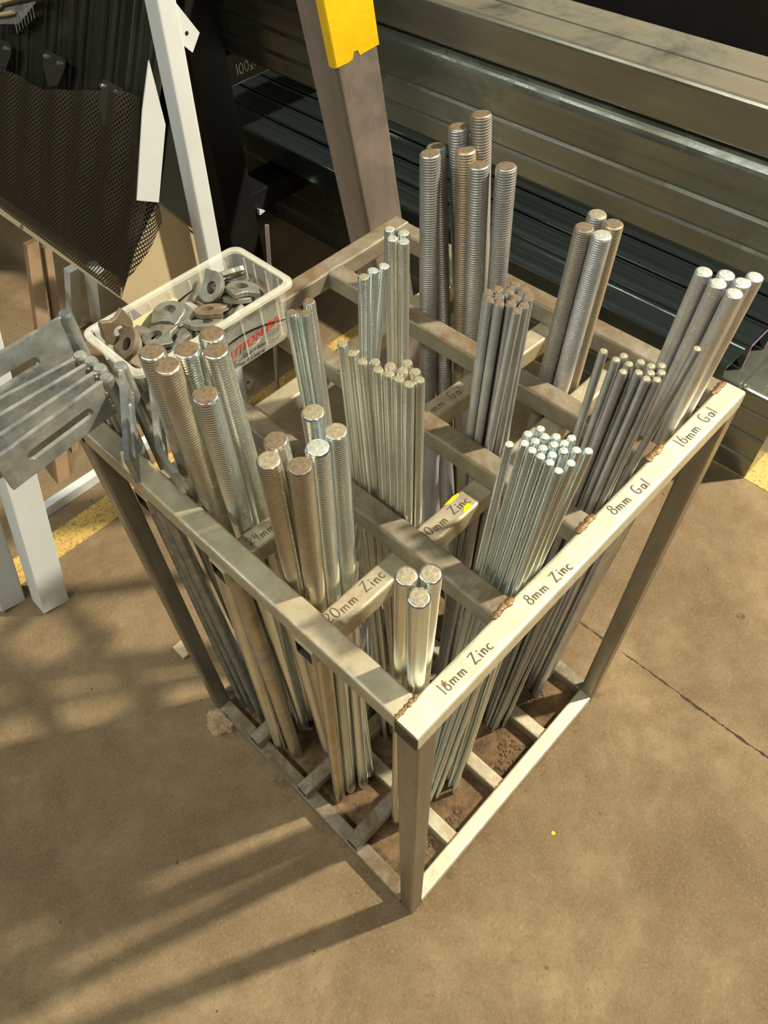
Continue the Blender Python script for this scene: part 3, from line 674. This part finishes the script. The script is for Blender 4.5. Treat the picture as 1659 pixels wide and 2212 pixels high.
WASH = """
0.1572 0.4827 0.8266 0.1828 0.0000 -0.0000 -0.9832
0.1282 0.4757 0.8312 0.7324 -0.0922 -0.0984 0.6673
0.2569 0.4770 0.8266 0.0489 0.0001 -0.0001 -0.9988
0.1432 0.5168 0.8309 0.5437 0.0758 -0.0999 -0.8299
0.1944 0.4757 0.8266 0.6779 -0.0000 -0.0000 0.7351
0.1044 0.5196 0.8266 0.9933 -0.0000 -0.0000 -0.1157
0.1751 0.5160 0.8266 0.0001 -0.7970 -0.6040 0.0001
0.2570 0.5250 0.8402 0.0993 0.0144 0.8896 0.4457
0.2571 0.4929 0.8329 0.0001 0.7272 0.6864 -0.0000
0.1656 0.4806 0.8333 0.8538 0.0086 0.0063 -0.5206
0.1843 0.5195 0.8350 0.2544 -0.0763 0.0537 -0.9626
0.1135 0.5195 0.8341 0.3098 0.0292 0.0095 -0.9503
0.2260 0.4758 0.8361 0.0404 -0.9954 -0.0306 -0.0811
0.1045 0.5178 0.8399 0.9930 0.0208 -0.0225 -0.1140
0.1659 0.4779 0.8396 0.7256 0.0071 0.0079 -0.6880
0.1074 0.5195 0.8465 0.0285 0.0253 0.0175 -0.9991
0.2208 0.5101 0.8266 0.0000 -0.4429 0.8966 -0.0000
0.1066 0.4777 0.8318 0.1096 -0.6583 0.7376 -0.1033
0.1987 0.5018 0.8374 0.1846 0.1181 -0.0512 0.9744
0.2556 0.5122 0.8534 0.2448 -0.8657 0.1189 -0.4202
0.2158 0.5302 0.8473 0.5844 -0.6210 0.2826 0.4394
0.1429 0.5122 0.8414 0.7060 0.0077 -0.0279 0.7076
0.2728 0.5055 0.8565 0.2986 0.6410 0.2986 0.6409
0.1735 0.4758 0.8463 0.9897 0.0206 -0.0100 0.1411
0.1932 0.5353 0.8569 0.6986 0.6986 0.1095 -0.1095
0.2565 0.4759 0.8427 0.0300 -0.9934 -0.0033 0.1106
0.1389 0.4909 0.8465 0.1392 0.0218 0.0280 -0.9896
0.1458 0.4831 0.8527 0.0080 -0.0175 -0.0309 0.9993
0.2251 0.5091 0.8448 0.6267 -0.0090 -0.0047 0.7792
0.1247 0.5191 0.8537 0.1168 -0.0221 -0.0207 0.9927
0.2104 0.4779 0.8444 0.6516 0.1969 0.0419 -0.7314
0.1647 0.5185 0.8473 0.0261 0.9762 -0.1743 -0.1265
0.2255 0.4897 0.8572 0.0750 0.0598 0.1613 0.9822
0.1043 0.4757 0.8377 0.6332 -0.1182 -0.0933 0.7592
0.2268 0.5060 0.8584 0.8972 -0.1129 0.1302 0.4065
0.1679 0.5141 0.8531 0.0725 -0.8056 -0.5782 0.1069
0.1892 0.4817 0.8535 0.0021 0.4228 0.9057 0.0296
0.2623 0.4925 0.8647 0.8655 0.2233 -0.4342 -0.1120
0.2346 0.4646 0.8668 0.2001 0.3756 0.6074 -0.6708
0.2099 0.4600 0.8625 0.5580 0.5580 0.4343 -0.4343
0.1847 0.4835 0.8598 0.9987 0.0265 -0.0133 -0.0423
0.2341 0.5154 0.8712 0.6147 0.1331 0.1207 0.7681
0.1048 0.4934 0.8520 0.0346 -0.1518 -0.2191 0.9632
0.1832 0.5200 0.8683 0.0302 0.1718 0.9287 0.3272
0.2198 0.5195 0.8697 0.9839 -0.0132 0.1779 -0.0110
0.1418 0.4813 0.8588 0.9421 0.0231 -0.0270 0.3335
0.2573 0.4872 0.8663 0.6078 0.4449 -0.2009 -0.6263
0.2084 0.4739 0.8778 0.9455 -0.2957 -0.1352 0.0204
0.1741 0.4858 0.8663 0.9955 0.0249 -0.0052 -0.0917
0.1127 0.4758 0.8589 0.2304 -0.1197 0.9631 0.0710
0.1298 0.5194 0.8731 0.0794 -0.0229 -0.0199 0.9964
0.1980 0.4896 0.8859 0.8911 -0.1573 0.0465 -0.4232
0.1299 0.5195 0.8604 0.0172 -0.9991 -0.0312 -0.0249
0.1837 0.4996 0.8735 0.8544 0.0248 0.0063 -0.5191
0.2379 0.4889 0.8817 0.1015 0.9629 0.1717 -0.1820
0.2528 0.4663 0.8657 0.7134 -0.6589 0.2334 0.0499
0.1389 0.4600 0.8789 0.6827 -0.6827 -0.1841 -0.1842
0.2422 0.5196 0.8789 0.6057 -0.2007 0.0023 -0.7699
0.1358 0.5195 0.8670 0.2396 0.0280 0.0116 -0.9704
0.2451 0.4884 0.8902 0.5546 -0.1290 0.0529 -0.8203
0.1725 0.4636 0.8680 0.4781 -0.6158 -0.4189 -0.4655
0.1015 0.5131 0.8786 0.3581 -0.0353 0.9285 -0.0915
0.1487 0.4849 0.8740 0.2094 0.1265 -0.2071 -0.9473
0.1423 0.4842 0.8792 0.6899 -0.0061 -0.2426 -0.6820
0.1794 0.4757 0.8872 0.6027 0.0171 0.1814 0.7769
0.1042 0.4893 0.8649 0.0211 -0.2177 -0.1036 0.9703
0.1284 0.5139 0.8792 0.0046 -0.8884 -0.4581 -0.0301
0.1692 0.5139 0.8818 0.0060 0.7733 0.6328 0.0390
0.2525 0.5226 0.8900 0.3775 0.8901 -0.2532 -0.0334
0.1042 0.4736 0.8707 0.8071 0.1818 -0.3029 0.4731
0.1047 0.5353 0.8929 0.4817 -0.4816 -0.5177 -0.5177
0.1316 0.4962 0.8864 0.0110 0.9203 -0.3903 0.0242
0.1011 0.5125 0.8871 0.6754 -0.3046 -0.2092 0.6381
0.2224 0.5175 0.8914 0.6638 -0.2688 -0.2568 0.6489
0.1622 0.5195 0.8879 0.3149 0.0390 0.0081 -0.9483
0.1047 0.4736 0.8794 0.1519 0.0518 0.9341 0.3189
"""

for k, ln in enumerate([l for l in WASH.split('\n') if l.strip()]):
    v = [float(q) for q in ln.split()]
    o = bpy.data.objects.new('claw_washer', wme); C.objects.link(o)
    from mathutils import Quaternion
    o.matrix_world = Matrix.Translation(v[:3]) @ Quaternion(v[3:7]).to_matrix().to_4x4()
    rusty = (k*7) % 5 == 0 or k % 7 == 2
    o.material_slots[0].link = 'OBJECT'; o.material_slots[0].material = M['washer_rust' if rusty else 'washer']
    if rusty: tag(o, 'rusty brown claw washer with two horns, heaped in the clear plastic tub', 'washer', 'rusty claw washers in the plastic tub')
    else: tag(o, 'grey galvanised claw washer with two horns, heaped in the clear plastic tub', 'washer', 'grey claw washers in the plastic tub')
# ------------------------------------------------------------------ leaning column with the yellow band
col = thing('steel_column', 'leaning square steel column with yellow paint on its upper part, behind the rack', 'steel column', (.767, .69, 0))
cx = lambda z: .611+(.984-z)*.16+.0
d0 = Vector((.767, .69, 0))
def colf(x, y, z): return (x+cx(z)-d0.x, y-d0.y, z)
bm = bmesh.new(); shs(bm, (0, .69, 0), (0, .69, 1.6), .083, .06, (0, 1, 0), .004, .008, colf); obj('column_shaft', bm, [M['column'], M['inside']], col)
bm = bmesh.new()
fr = [(-.0418, .6712, 1.5), (-.0418, .6596, 1.5), (.0418, .6596, 1.5), (.0418, .6596, .990), (.004, .6596, .983), (.002, .6596, .992), (-.006, .6596, .993), (-.012, .6596, .985), (-.018, .6596, .981), (-.0375, .6596, .980)]
front_poly = [(-.0405, 1.5), (.0420, 1.5), (.0420, .986), (.004, .9835), (.001, .991), (-.006, .991), (-.010, .983), (-.020, .981), (-.0405, .981)]
prism(bm, [colf(px, .6594, pz) for px, pz in front_poly], (0, .0006, 0))
side_poly = [(.6594, 1.5), (.6594, .981), (.664, .9795), (.6735, .9795), (.6735, 1.5)]
prism(bm, [colf(-.0422, py, pz) for py, pz in side_poly], (.0006, 0, 0))
obj('yellow_band', bm, M['yellow'], col)

# ------------------------------------------------------------------ stock of purlins and beams
def c_section(hh, ww, lip, t, rad=.006):
    """closed outline (x, z) of a lipped C with its web on the left (-x) side"""
    o = [(ww, lip), (ww, 0+rad*.4), (ww-rad, 0), (rad, 0), (rad*.3, rad*.3), (0, rad), (0, hh-rad), (rad*.3, hh-rad*.3), (rad, hh), (ww-rad, hh), (ww, hh-rad*.4), (ww, hh-lip)]
    i = [(ww-t, hh-lip), (ww-t, hh-rad), (ww-rad, hh-t), (rad+t, hh-t), (t, hh-rad-t), (t, rad+t), (rad+t, t), (ww-rad, t), (ww-t, rad), (ww-t, lip)]
    return o+i
def beam(name, label, x, z, y0, y1, outline, mat, group, cat='purlin', ends=None, flip=False):
    bm = bmesh.new(); xs = -1 if flip else 1
    prism(bm, [(xs*a_, 0, b_) for a_, b_ in outline], (0, y1-y0, 0))
    o = obj(name, bm, mat, loc=(x, y0, z)); tag(o, label, cat, group)
    if ends:
        bm = bmesh.new(); prism(bm, [(xs*a_, -.0008, b_) for a_, b_ in ends], (0, .0007, 0)); obj('painted_edge', bm, M['purple'], o)
    return o
G1 = 'galvanised purlins stored on the rack arms'
def ribbed(hh, ww):   # web with shallow rolled grooves, generous top radius
    r_ = .034
    top = [(r_-r_*math.cos(math.radians(a_)), hh-r_+r_*math.sin(math.radians(a_))) for a_ in range(0, 91, 9)]
    o = [(ww, 0), (.004, 0), (0, .006), (0, hh*.22), (.003, hh*.25), (0, hh*.28), (0, hh*.50), (.003, hh*.53), (0, hh*.56)]+top+[(ww, hh)]
    return o
beam('purlin', 'large galvanised purlin with dusty brown top, uppermost of the stored steel', 1.05, .812, .02, 2.4, [(.15, 0), (.005, 0), (0, .005), (0, .063), (.0008, .0670), (.0030, .0705), (.0065, .0728), (.0105, .0735), (.064, .0735), (.066, .0755), (.072, .0755), (.074, .0735), (.150, .0735)], M['purlin_top'], G1)
beam('purlin', 'deep galvanised purlin with a bright rounded edge, beneath the uppermost one', 1.05, .622, .02, 2.4, ribbed(.186, .15), M['purlin'], G1)
G2 = 'nested dark galvanised channels beneath the big purlins'
zc = .285
for k, (xx, lb) in enumerate(((1.156, 'dark channel with shiny lip, nearest the rack in the low stack'), (1.249, 'dark channel with a purple painted end, second from the rack'),
                              (1.340, 'dark channel with a purple painted end, third from the rack'), (1.431, 'dark channel farthest from the rack in the low stack'))):
    o_ = [(0, 0), (0, .060)]+[(.005-.005*math.cos(q*math.pi/8), .060+.005*math.sin(q*math.pi/8)) for q in range(1, 9)]+[(.0102, .0585), (.078, .0585), (.080, .0605), (.083, .0615), (.086, .0605), (.086, .056), (.012, .0555), (.003, .0555), (.003, 0)]
    beam('steel_channel', lb, xx, zc, .178-.006*k, 2.4, o_, M['purlin_dark'], G2, 'steel channel', ends=[(.001, .002), (.001, .064), (.084, .062), (.084, .058), (.006, .058), (.006, .002)] if k in (1, 2) else None)
beam('steel_channel', 'dusty grey channel lying under the dark stack', 1.20, .2465, .15, 2.4, c_section(.036, .30, .01, .003), M['purlin'], None, 'steel channel')
low = [(.16, 0), (.003, 0), (0, .004), (0, .055), (.003, .060), (0, .065), (0, .12), (.003, .125), (0, .13), (0, .185), (.003, .19), (0, .195), (0, .232), (.0015, .238), (.005, .2415), (.011, .243), (.16, .243)]
beam('steel_beam', 'brown-grey ribbed steel beam lying on the floor right of the rack', 1.25, 0.0012, .057, 2.4, low, M['purlin'], None, 'steel beam')
beam('steel_beam', 'wide brown-grey ribbed steel beam on the floor behind the first one', 1.42, 0.0012, .090, 2.4, [(a_*2.4, b_) for a_, b_ in low], M['purlin'], None, 'steel beam')
for k, (yy) in enumerate((.45, 1.3)):   # timber spacers that carry the dark channels
    pass
# storage upright with arms
up = thing('storage_upright', 'black steel upright whose arms carry the stored purlins', 'storage rack', (.98, 1.66, 0))
bm = bmesh.new(); box(bm, (-.052, -.06, 0), (.056, .06, 1.5), None, .004); obj('upright', bm, M['black'], up)
bm = bmesh.new(); box(bm, (.056, -.055, .545), (.62, .055, .6205), None, .003); arm = obj('arm', bm, M['dark_sheet'], up, loc=None)
bm = bmesh.new(); writing(bm, '100x.', (.080, -.0558, .567), (1, 0, 0), (0, 0, 1), .025, .0030, lift=Vector((0, -.0004, 0))); obj('chalk_writing', bm, M['chalk'], arm)
bm = bmesh.new(); box(bm, (.056, -.055, .180), (.62, .055, .245), None, .003); obj('arm', bm, M['black'], up)
bm = bmesh.new(); prism(bm, [(.062, -.07, .182), (.085, -.07, .186), (.064, -.07, .20)], (0, .012, 0)); obj('corner_tab', bm, M['white'], up)
bm = bmesh.new(); box(bm, (.15, 2.2, 0), (.26, 2.3, 1.5), None, .004)
bm.free()

# ------------------------------------------------------------------ white frame leg, offcuts and rods behind the rack
fr_ = thing('tabbed_post', 'white powder-coated steel post with drilled tabs, behind the plastic tub', 'post', (.56, 1.14, 0))
def fw(p): return Vector(p)-Vector((.56, 1.14, 0))
bm = bmesh.new(); shs(bm, fw((.557, 1.14, .012)), fw((.631, 1.14, 1.25)), .040, .040, (0, 1, 0), .003, .005); obj('shaft', bm, [M['white'], M['inside']], fr_)
def tabp(z, s=1.0, name='tab'):
    xb = .557+.074*z/1.24+.022
    pts = [(xb-.012, z+.045*s), (xb+.030*s, z-.02*s), (xb+.010*s, z-.042*s), (xb-.014, z-.018*s)]
    bm = bmesh.new(); prism(bm, [fw((px, 1.126, pz)) for px, pz in pts], (0, .004, 0)); t_ = obj(name, bm, M['white'], fr_)
    bm = bmesh.new(); c = fw((xb+.008, 1.1256, z-.014*s)); cyl(bm, c, c+Vector((0, .0008, 0)), .0035, n=14); obj('bolt_hole', bm, M['black'], t_)
tabp(.912, 1.15); tabp(.115, .9)
bm = bmesh.new(); pts = [(.530, .898), (.529, .793), (.473, .671), (.432, .693), (.493, .830)]
prism(bm, [(px, 1.08, pz) for px, pz in pts], (0, .0028, 0))
tag(obj('white_bracket', bm, M['white']), 'flat white strip with a square-cut end hanging in front of the dark mesh', 'bracket')
bm = bmesh.new(); box(bm, (.585, 1.34, 0), (.705, 1.344, .68)); tag(obj('dark_panel', bm, M['dark_sheet']), 'dark grey sheet standing between the white frame leg and the mesh screen', 'panel')
bm = bmesh.new(); cyl(bm, (.640, 1.08, .0), (.706, 1.08, .515), .0048, n=14); tag(obj('steel_rod', bm, M['gal']), 'single thin grey steel rod standing behind the plastic tub', 'rod')
# white square tubes at the left
def leaner(name, label, p0, p1, w_, h_, mat, cat, up=(0, 1, 0), grp=None):
    bm = bmesh.new(); p0, p1 = Vector(p0), Vector(p1); shs(bm, Vector((0, 0, 0)), p1-p0, w_, h_, up, .003, .003); o = obj(name, bm, [M[mat], M['inside']], loc=p0); tag(o, label, cat, grp); return o
def rt(q): return q
leaner('white_post', 'white square tube leaning at the left, in front of its twin', (-.100, 1.006, .004), (.166, 1.006, 1.12), .060, .052, 'white', 'post')
leaner('white_post', 'white square tube leaning at the far left edge, behind its twin', (-.165, 1.078, .004), (.101, 1.078, 1.12), .055, .05, 'white', 'post')
bm = bmesh.new(); box(bm, (-.06, 1.222, .0), (.46, 1.246, .028), None, .002); tag(obj('white_bar', bm, M['white']), 'white bar lying flat on the floor beyond the yellow line', 'bar')
bm = bmesh.new(); box(bm, (.018, .668, 0), (.052, .706, .010), None, .001); tag(obj('white_block', bm, M['cream']), 'small cream block on the floor beside the back left post', 'block')
def plank(label, p0, p1, wx, wy):
    p0, p1 = Vector(p0), Vector(p1); bm = bmesh.new(); d = p1-p0
    vs = [[bm.verts.new(q+Vector((a_, b_, 0))) for a_, b_ in ((0, 0), (wx, 0), (wx, wy), (0, wy))] for q in (Vector((0, 0, 0)), d)]
    for k in range(4): j = (k+1) % 4; bm.faces.new((vs[0][k], vs[0][j], vs[1][j], vs[1][k]))
    bm.faces.new(vs[0][::-1]); bm.faces.new(vs[1]); o = obj('timber', bm, M['wood'], loc=p0); tag(o, label, 'timber', 'brown timbers leaning at the left')
plank('brown timber leaning at the left under the mesh screen, its foot on the floor', (.090, 1.295, 0), (.405, 1.735, .33), .034, .02)
plank('second brown timber leaning close behind the first', (.170, 1.36, 0), (.440, 1.72, .31), .020, .02)
wb = thing('white_stand', 'white steel stand with a bolted plate, behind the slotted brackets and the tub', 'stand', (.47, 1.78, 0))
def post4(name, p0, p1, wx, wy):
    bm = bmesh.new(); o_ = Vector((.47, 1.78, 0)); vs = [[bm.verts.new(Vector(q)-o_+Vector((a_, b_, 0))) for a_, b_ in ((0, 0), (wx, 0), (wx, wy), (0, wy))] for q in (p0, p1)]
    for k in range(4): j = (k+1) % 4; bm.faces.new((vs[0][k], vs[0][j], vs[1][j], vs[1][k]))
    bm.faces.new(vs[0][::-1]); bm.faces.new(vs[1]); return obj(name, bm, M['white'], wb)
post4('leg', (.440, 1.800, 0), (.418, 1.545, .33), .030, .03); post4('leg', (.500, 1.730, 0), (.440, 1.440, .36), .060, .06)
pl_ = post4('bolt_plate', (.385, 1.455, .12), (.385, 1.455, .225), .090, .004)
bm = bmesh.new(); cyl(bm, (-.060, -.333, .175), (-.060, -.325, .175), .007, n=6); obj('bolt', bm, M['bracket'], pl_)
# bundle of thin sheets leaning at the far left
st = thing('sheet_bundle', 'bundle of dull thin metal sheets leaning in the gloom at the far left', 'metal sheets', (.10, 2.02, 0))
for k in range(5):
    bm = bmesh.new(); prism(bm, [(-.55, .03*k, 0), (.20, .03*k, 0), (.22, .03*k+.1, .36), (-.5, .03*k+.1, .46)], (0, .002, 0)); obj('sheet', bm, M['dark_sheet'] if k % 2 else M['purlin'], st)

# ------------------------------------------------------------------ leaning screen: cream frame, dark profiles, expanded mesh
K0 = Vector((.385, 1.2, .45)); DV = Vector((.47, 0, .883)).normalized(); NV = Vector((.883, 0, -.47)).normalized()   # NV points away from the camera
sc_ = thing('mesh_screen', 'large leaning screen of dark profiles with black expanded mesh and a cream edge', 'screen', K0)
PP = lambda y, t, o=0: Vector((0, y-1.2, 0))+DV*t+NV*o
# cream edge strip
bm = bmesh.new(); n0 = [PP(1.192, -.006), PP(2.35, -.030), PP(2.35, .0), PP(1.192, .010)]; prism(bm, n0, NV*.0015)
strip = obj('edge_strip', bm, M['cream'], sc_)
bm = bmesh.new(); prism(bm, [PP(1.190, .002, -.002), PP(1.212, .003, -.002), PP(1.214, .020, -.002), PP(1.196, .018, -.002)], -NV*.0012); obj('corner_lug', bm, M['cream'], strip)
for yy, tt in ((1.263, .001), (1.62, -.008), (1.202, .011)):
    bm = bmesh.new(); cyl(bm, PP(yy, tt, -.0005), PP(yy, tt, -.004), .0055, .004, 14)
    box(bm, (-.0001, 0, 0), (0, .0001, .0001)); obj('screw', bm, M['bracket'], strip)
# end plate, cream
bm = bmesh.new(); ep = [(.379, .452), (.405, .485), (.445, .535), (.500, .585), (.526, .608), (.587, .516), (.582, .30), (.535, .28), (.427, .356)]
prism(bm, [Vector((px-.385, -.012, pz-.45)) for px, pz in ep], (0, .002, 0)); obj('end_plate', bm, M['cream'], sc_)
bm = bmesh.new(); wire(bm, [Vector((.525-.385, -.016, .610-.45)), Vector((.590-.385, -.016, .514-.45))], .0016); obj('edge_trim', bm, M['bracket'], sc_)
# profiles: half-round rolled sections side by side
def profile(yc, half, t0, t1, tab=False, shade=None):
    bm = bmesh.new(); prof = [(-half, .03)]+[(-half+.012-.012*math.cos(q*math.pi/12), .014-.014*math.sin(q*math.pi/12)) for q in range(0, 7)]+[(-half*.42, .0012), (-half*.36, -.0035), (-half*.28, -.0045), (half*.28, -.0045), (half*.36, -.0035), (half*.42, .0012)]+[(half-.012+.012*math.sin(q*math.pi/12), .014-.014*math.cos(q*math.pi/12)) for q in range(0, 7)]+[(half, .03)]
    A_ = [bm.verts.new(PP(yc+a_, t0, .022+b_)) for a_, b_ in prof]; B_ = [bm.verts.new(PP(yc+a_, t1, .022+b_)) for a_, b_ in prof]
    for k in range(len(prof)-1): bm.faces.new((A_[k], A_[k+1], B_[k+1], B_[k]))
    bmesh.ops.solidify(bm, geom=bm.faces[:], thickness=.0012)
    o = obj('profile', bm, M['profile'], sc_, False)
    if tab:
        bm = bmesh.new(); pts = [(yc-half*.9, t1*0+tab[0]), (yc+half*.62, tab[0]+.0), (yc+half*.80, tab[1]+.035), (yc+half*.25, tab[1]), (yc-half*.45, tab[1]+.014), (yc-half*.9, tab[1]+.050)]
        prism(bm, [PP(a_, b_, -.006) for a_, b_ in pts], NV*.0012); t_ = obj('end_tab', bm, M['profile'], o)
        for a_ in (-.5, .55):
            bm = bmesh.new(); cyl(bm, PP(yc+half*a_, tab[0]-.012, -.006), PP(yc+half*a_, tab[0]-.012, -.011), .005, .004, 12); obj('rivet', bm, M['bracket'], t_)
for yc, half, t0, tab in ((1.235, .030, .02, None), (1.305, .044, .02, (.385, .306)), (1.405, .050, .02, None), (1.515, .050, .02, (.385, .318)), (1.625, .050, .02, None), (1.735, .050, .02, (.36, .29)), (1.845, .050, .02, None), (1.955, .05, .02, None)):
    profile(yc, half, t0, .95, tab)
# expanded mesh, draped over the profiles
me = bpy.data.meshes.new('expanded_mesh'); nu, nv = 90, 40; V = []; F = []; UV = []
def right_edge(t):   # y of the mesh border nearest the rack, bulging low down
    pts = [(0, 1.199), (.02, 1.196), (.071, 1.149), (.147, 1.102), (.205, 1.075), (.224, 1.112), (.26, 1.165), (.384, 1.203)]
    for (a_, b_), (c_, d_) in zip(pts, pts[1:]):
        if t <= c_: return b_+(d_-b_)*(t-a_)/(c_-a_)
    return pts[-1][1]
for i in range(nu+1):
    for j in range(nv+1):
        f = i/nu; tt = .384*j/nv; y0 = right_edge(tt); y = y0+(2.1-y0)*f; top = .384-.16*max(0, min(1, (y-1.22)/.35)) if False else .384-.075*min(1, max(0, (y-1.25)/.3))
        t = top*j/nv; wv = math.sin((y-1.20)*2*math.pi/.105)*.007*min(1, t/.12)
        V.append(tuple(PP(y, t, -.004-.004*min(1, t/.05)+wv-.010*math.exp(-((t-.12)/.06)**2)*math.exp(-((y-1.15)/.12)**2)))); UV.append((y/.0068, t/.0068))
for i in range(nu):
    for j in range(nv):
        a_ = i*(nv+1)+j; F.append((a_, a_+nv+1, a_+nv+2, a_+1))
me.from_pydata(V, [], F); uvl = me.uv_layers.new(name='UVMap')
for lp in me.loops: uvl.data[lp.index].uv = UV[lp.vertex_index]
me.materials.append(M['mesh']); me.polygons.foreach_set('use_smooth', [True]*len(F))
mo = bpy.data.objects.new('expanded_mesh', me); C.objects.link(mo); mo.parent = sc_
bm = bmesh.new(); prism(bm, [PP(1.20, .0, .06), PP(2.4, -.02, .06), PP(2.4, .95, .06), PP(1.20, .95, .06)], NV*.002); obj('back_sheet', bm, M['black'], sc_)
# cable hanger at the top left
hg = thing('cable_hanger', 'small pale metal clip with looped cable and comb of wires, at the top left corner', 'clip', K0+PP(1.66, .43, -.012))
o0 = PP(1.66, .43, -.012); Q = lambda y, t, o=0: PP(y, t, -.012-o)-o0
bm = bmesh.new(); prism(bm, [Q(1.80, .415), Q(1.56, .490), Q(1.565, .475), Q(1.80, .398)], -NV*.014); obj('clip_bar', bm, M['cream'], hg)
bm = bmesh.new(); prism(bm, [Q(1.745, .385, .003), Q(1.64, .408, .003), Q(1.575, .462, .003), Q(1.70, .425, .003)], -NV*.001); obj('clip_plate', bm, M['bracket'], hg)
bm = bmesh.new(); wire(bm, [Q(1.675+.085*math.cos(a_/12*2.6+2.2)*-1-.02, .435+.03*math.sin(a_/12*2.6+3.4), .012) for a_ in range(13)], .004, 8); obj('cable_loop', bm, M['cream'], hg)
for k in range(7):
    bm = bmesh.new(); y_ = 1.640-.011*k; t_ = .418+.007*k; wire(bm, [Q(y_, t_, .014), Q(y_-.016, t_-.026, .014)], .0009, 6); obj('comb_wire', bm, M['bracket'], hg)

# ------------------------------------------------------------------ crumpled film and debris
def crumple(name, label, loc, sx, sy, sz, mat, seed, cat='plastic film', amp=.5, sub=4):
    bm = bmesh.new(); bmesh.ops.create_icosphere(bm, subdivisions=sub, radius=1)
    for v in bm.verts:
        c = v.co*1.6+Vector((seed, seed*2, 0)); k = 1+amp*noise.noise(c)+amp*.5*abs(noise.noise(c*2.7))-amp*.35*abs(noise.noise(c*6))
        v.co = Vector((v.co.x*sx*k, v.co.y*sy*k, v.co.z*sz*k))
    zmin = min(v.co.z for v in bm.verts); bmesh.ops.translate(bm, verts=bm.verts, vec=(0, 0, -zmin))
    o = obj(name, bm, M[mat], loc=loc); tag(o, label, cat); return o
crumple('plastic_film', 'dusty crumpled film on the floor at the foot of the back left post', (-.018, .497, .001), .019, .025, .017, 'bag_brown', 3.1, amp=.6, sub=5)
crumple('plastic_film', 'clear crumpled bag on the floor inside the rack, left of the middle', (.262, .368, .001), .026, .018, .085, 'bag', 5.2)
# sleeve of film round the rods in the middle
bm = bmesh.new(); n = 22; rings = []
for j in range(30):
    z = j/29*.66; c = Vector((.385+.0-.0*z, .300, z)).lerp(Vector((.366, .292, z)), j/29); ring = []
    for i in range(n):
        a_ = 2*math.pi*i/n; k = 1+.28*noise.noise(Vector((math.cos(a_)*1.5, math.sin(a_)*1.5, z*9)))+.12*noise.noise(Vector((math.cos(a_)*5, math.sin(a_)*5, z*30)))
        ring.append(bm.verts.new((c.x-.3755+.0135*k*math.cos(a_), c.y-.296+.015*k*math.sin(a_), z)))
    rings.append(ring)
for A_, B_ in zip(rings, rings[1:]):
    for i in range(n): bm.faces.new((A_[i], A_[(i+1) % n], B_[(i+1) % n], B_[i]))
tag(obj('plastic_sleeve', bm, M['bag'], None, True, loc=(.3700, .300, .002)), 'long crumpled clear plastic sleeve standing in the middle of the rack', 'plastic sleeve')
# dirt inside the base of the rack
bm = bmesh.new()
for k in range(900):
    x_, y_ = random.uniform(.03, .51), random.uniform(.03, .51)
    if random.random() > .25+.75*(noise.noise(Vector((x_*14, y_*14, 3)))+.5): continue
    r_ = random.choice((.0007, .001, .0014, .0022))*random.uniform(.7, 1.3)
    bmesh.ops.create_icosphere(bm, subdivisions=1, radius=r_, matrix=Matrix.Translation((x_, y_, r_*.4)) @ Matrix.Diagonal((1.3, 1, .6, 1)))
for cx_, cy_, n_ in ((.343, .061, 40), (.305, .045, 40), (.46, .08, 16), (.10, .06, 60), (.17, .05, 20)):
    for k in range(n_):
        r_ = random.uniform(.001, .0034); p = (cx_+random.gauss(0, .010), cy_+random.gauss(0, .007), r_*.4)
        bmesh.ops.create_icosphere(bm, subdivisions=1, radius=r_, matrix=Matrix.Translation(p) @ Matrix.Rotation(random.random()*3, 4, 'Z') @ Matrix.Diagonal((1.4, 1, .7, 1)))
tag(obj('floor_dirt', bm, M['dirt']), 'crumbs of dirt and grit on the floor inside the rack base', 'dirt', kind='stuff')
bm = bmesh.new(); cyl(bm, (0, 0, 0), (0, 0, .0006), .0035, n=12); tag(obj('paint_drop', bm, M['yellow'], loc=(.272, -.095, .0001)), 'small yellow paint drop on the floor right of the front corner', 'paint drop')
for x_, y_, r_, lb in ((.900, -.122, .009, 'dark round oil spot on the floor at the right'), (.097, -.21, .0035, 'small dark spot on the floor at the lower right')):
    bm = bmesh.new(); cyl(bm, (0, 0, 0), (0, 0, .0005), r_, n=16)
    for v in bm.verts: v.co.x *= 1+.3*noise.noise(v.co*200+Vector((x_, 0, 0)))
    tag(obj('oil_spot', bm, M['dirt'], loc=(x_, y_, .0001)), lb, 'stain')
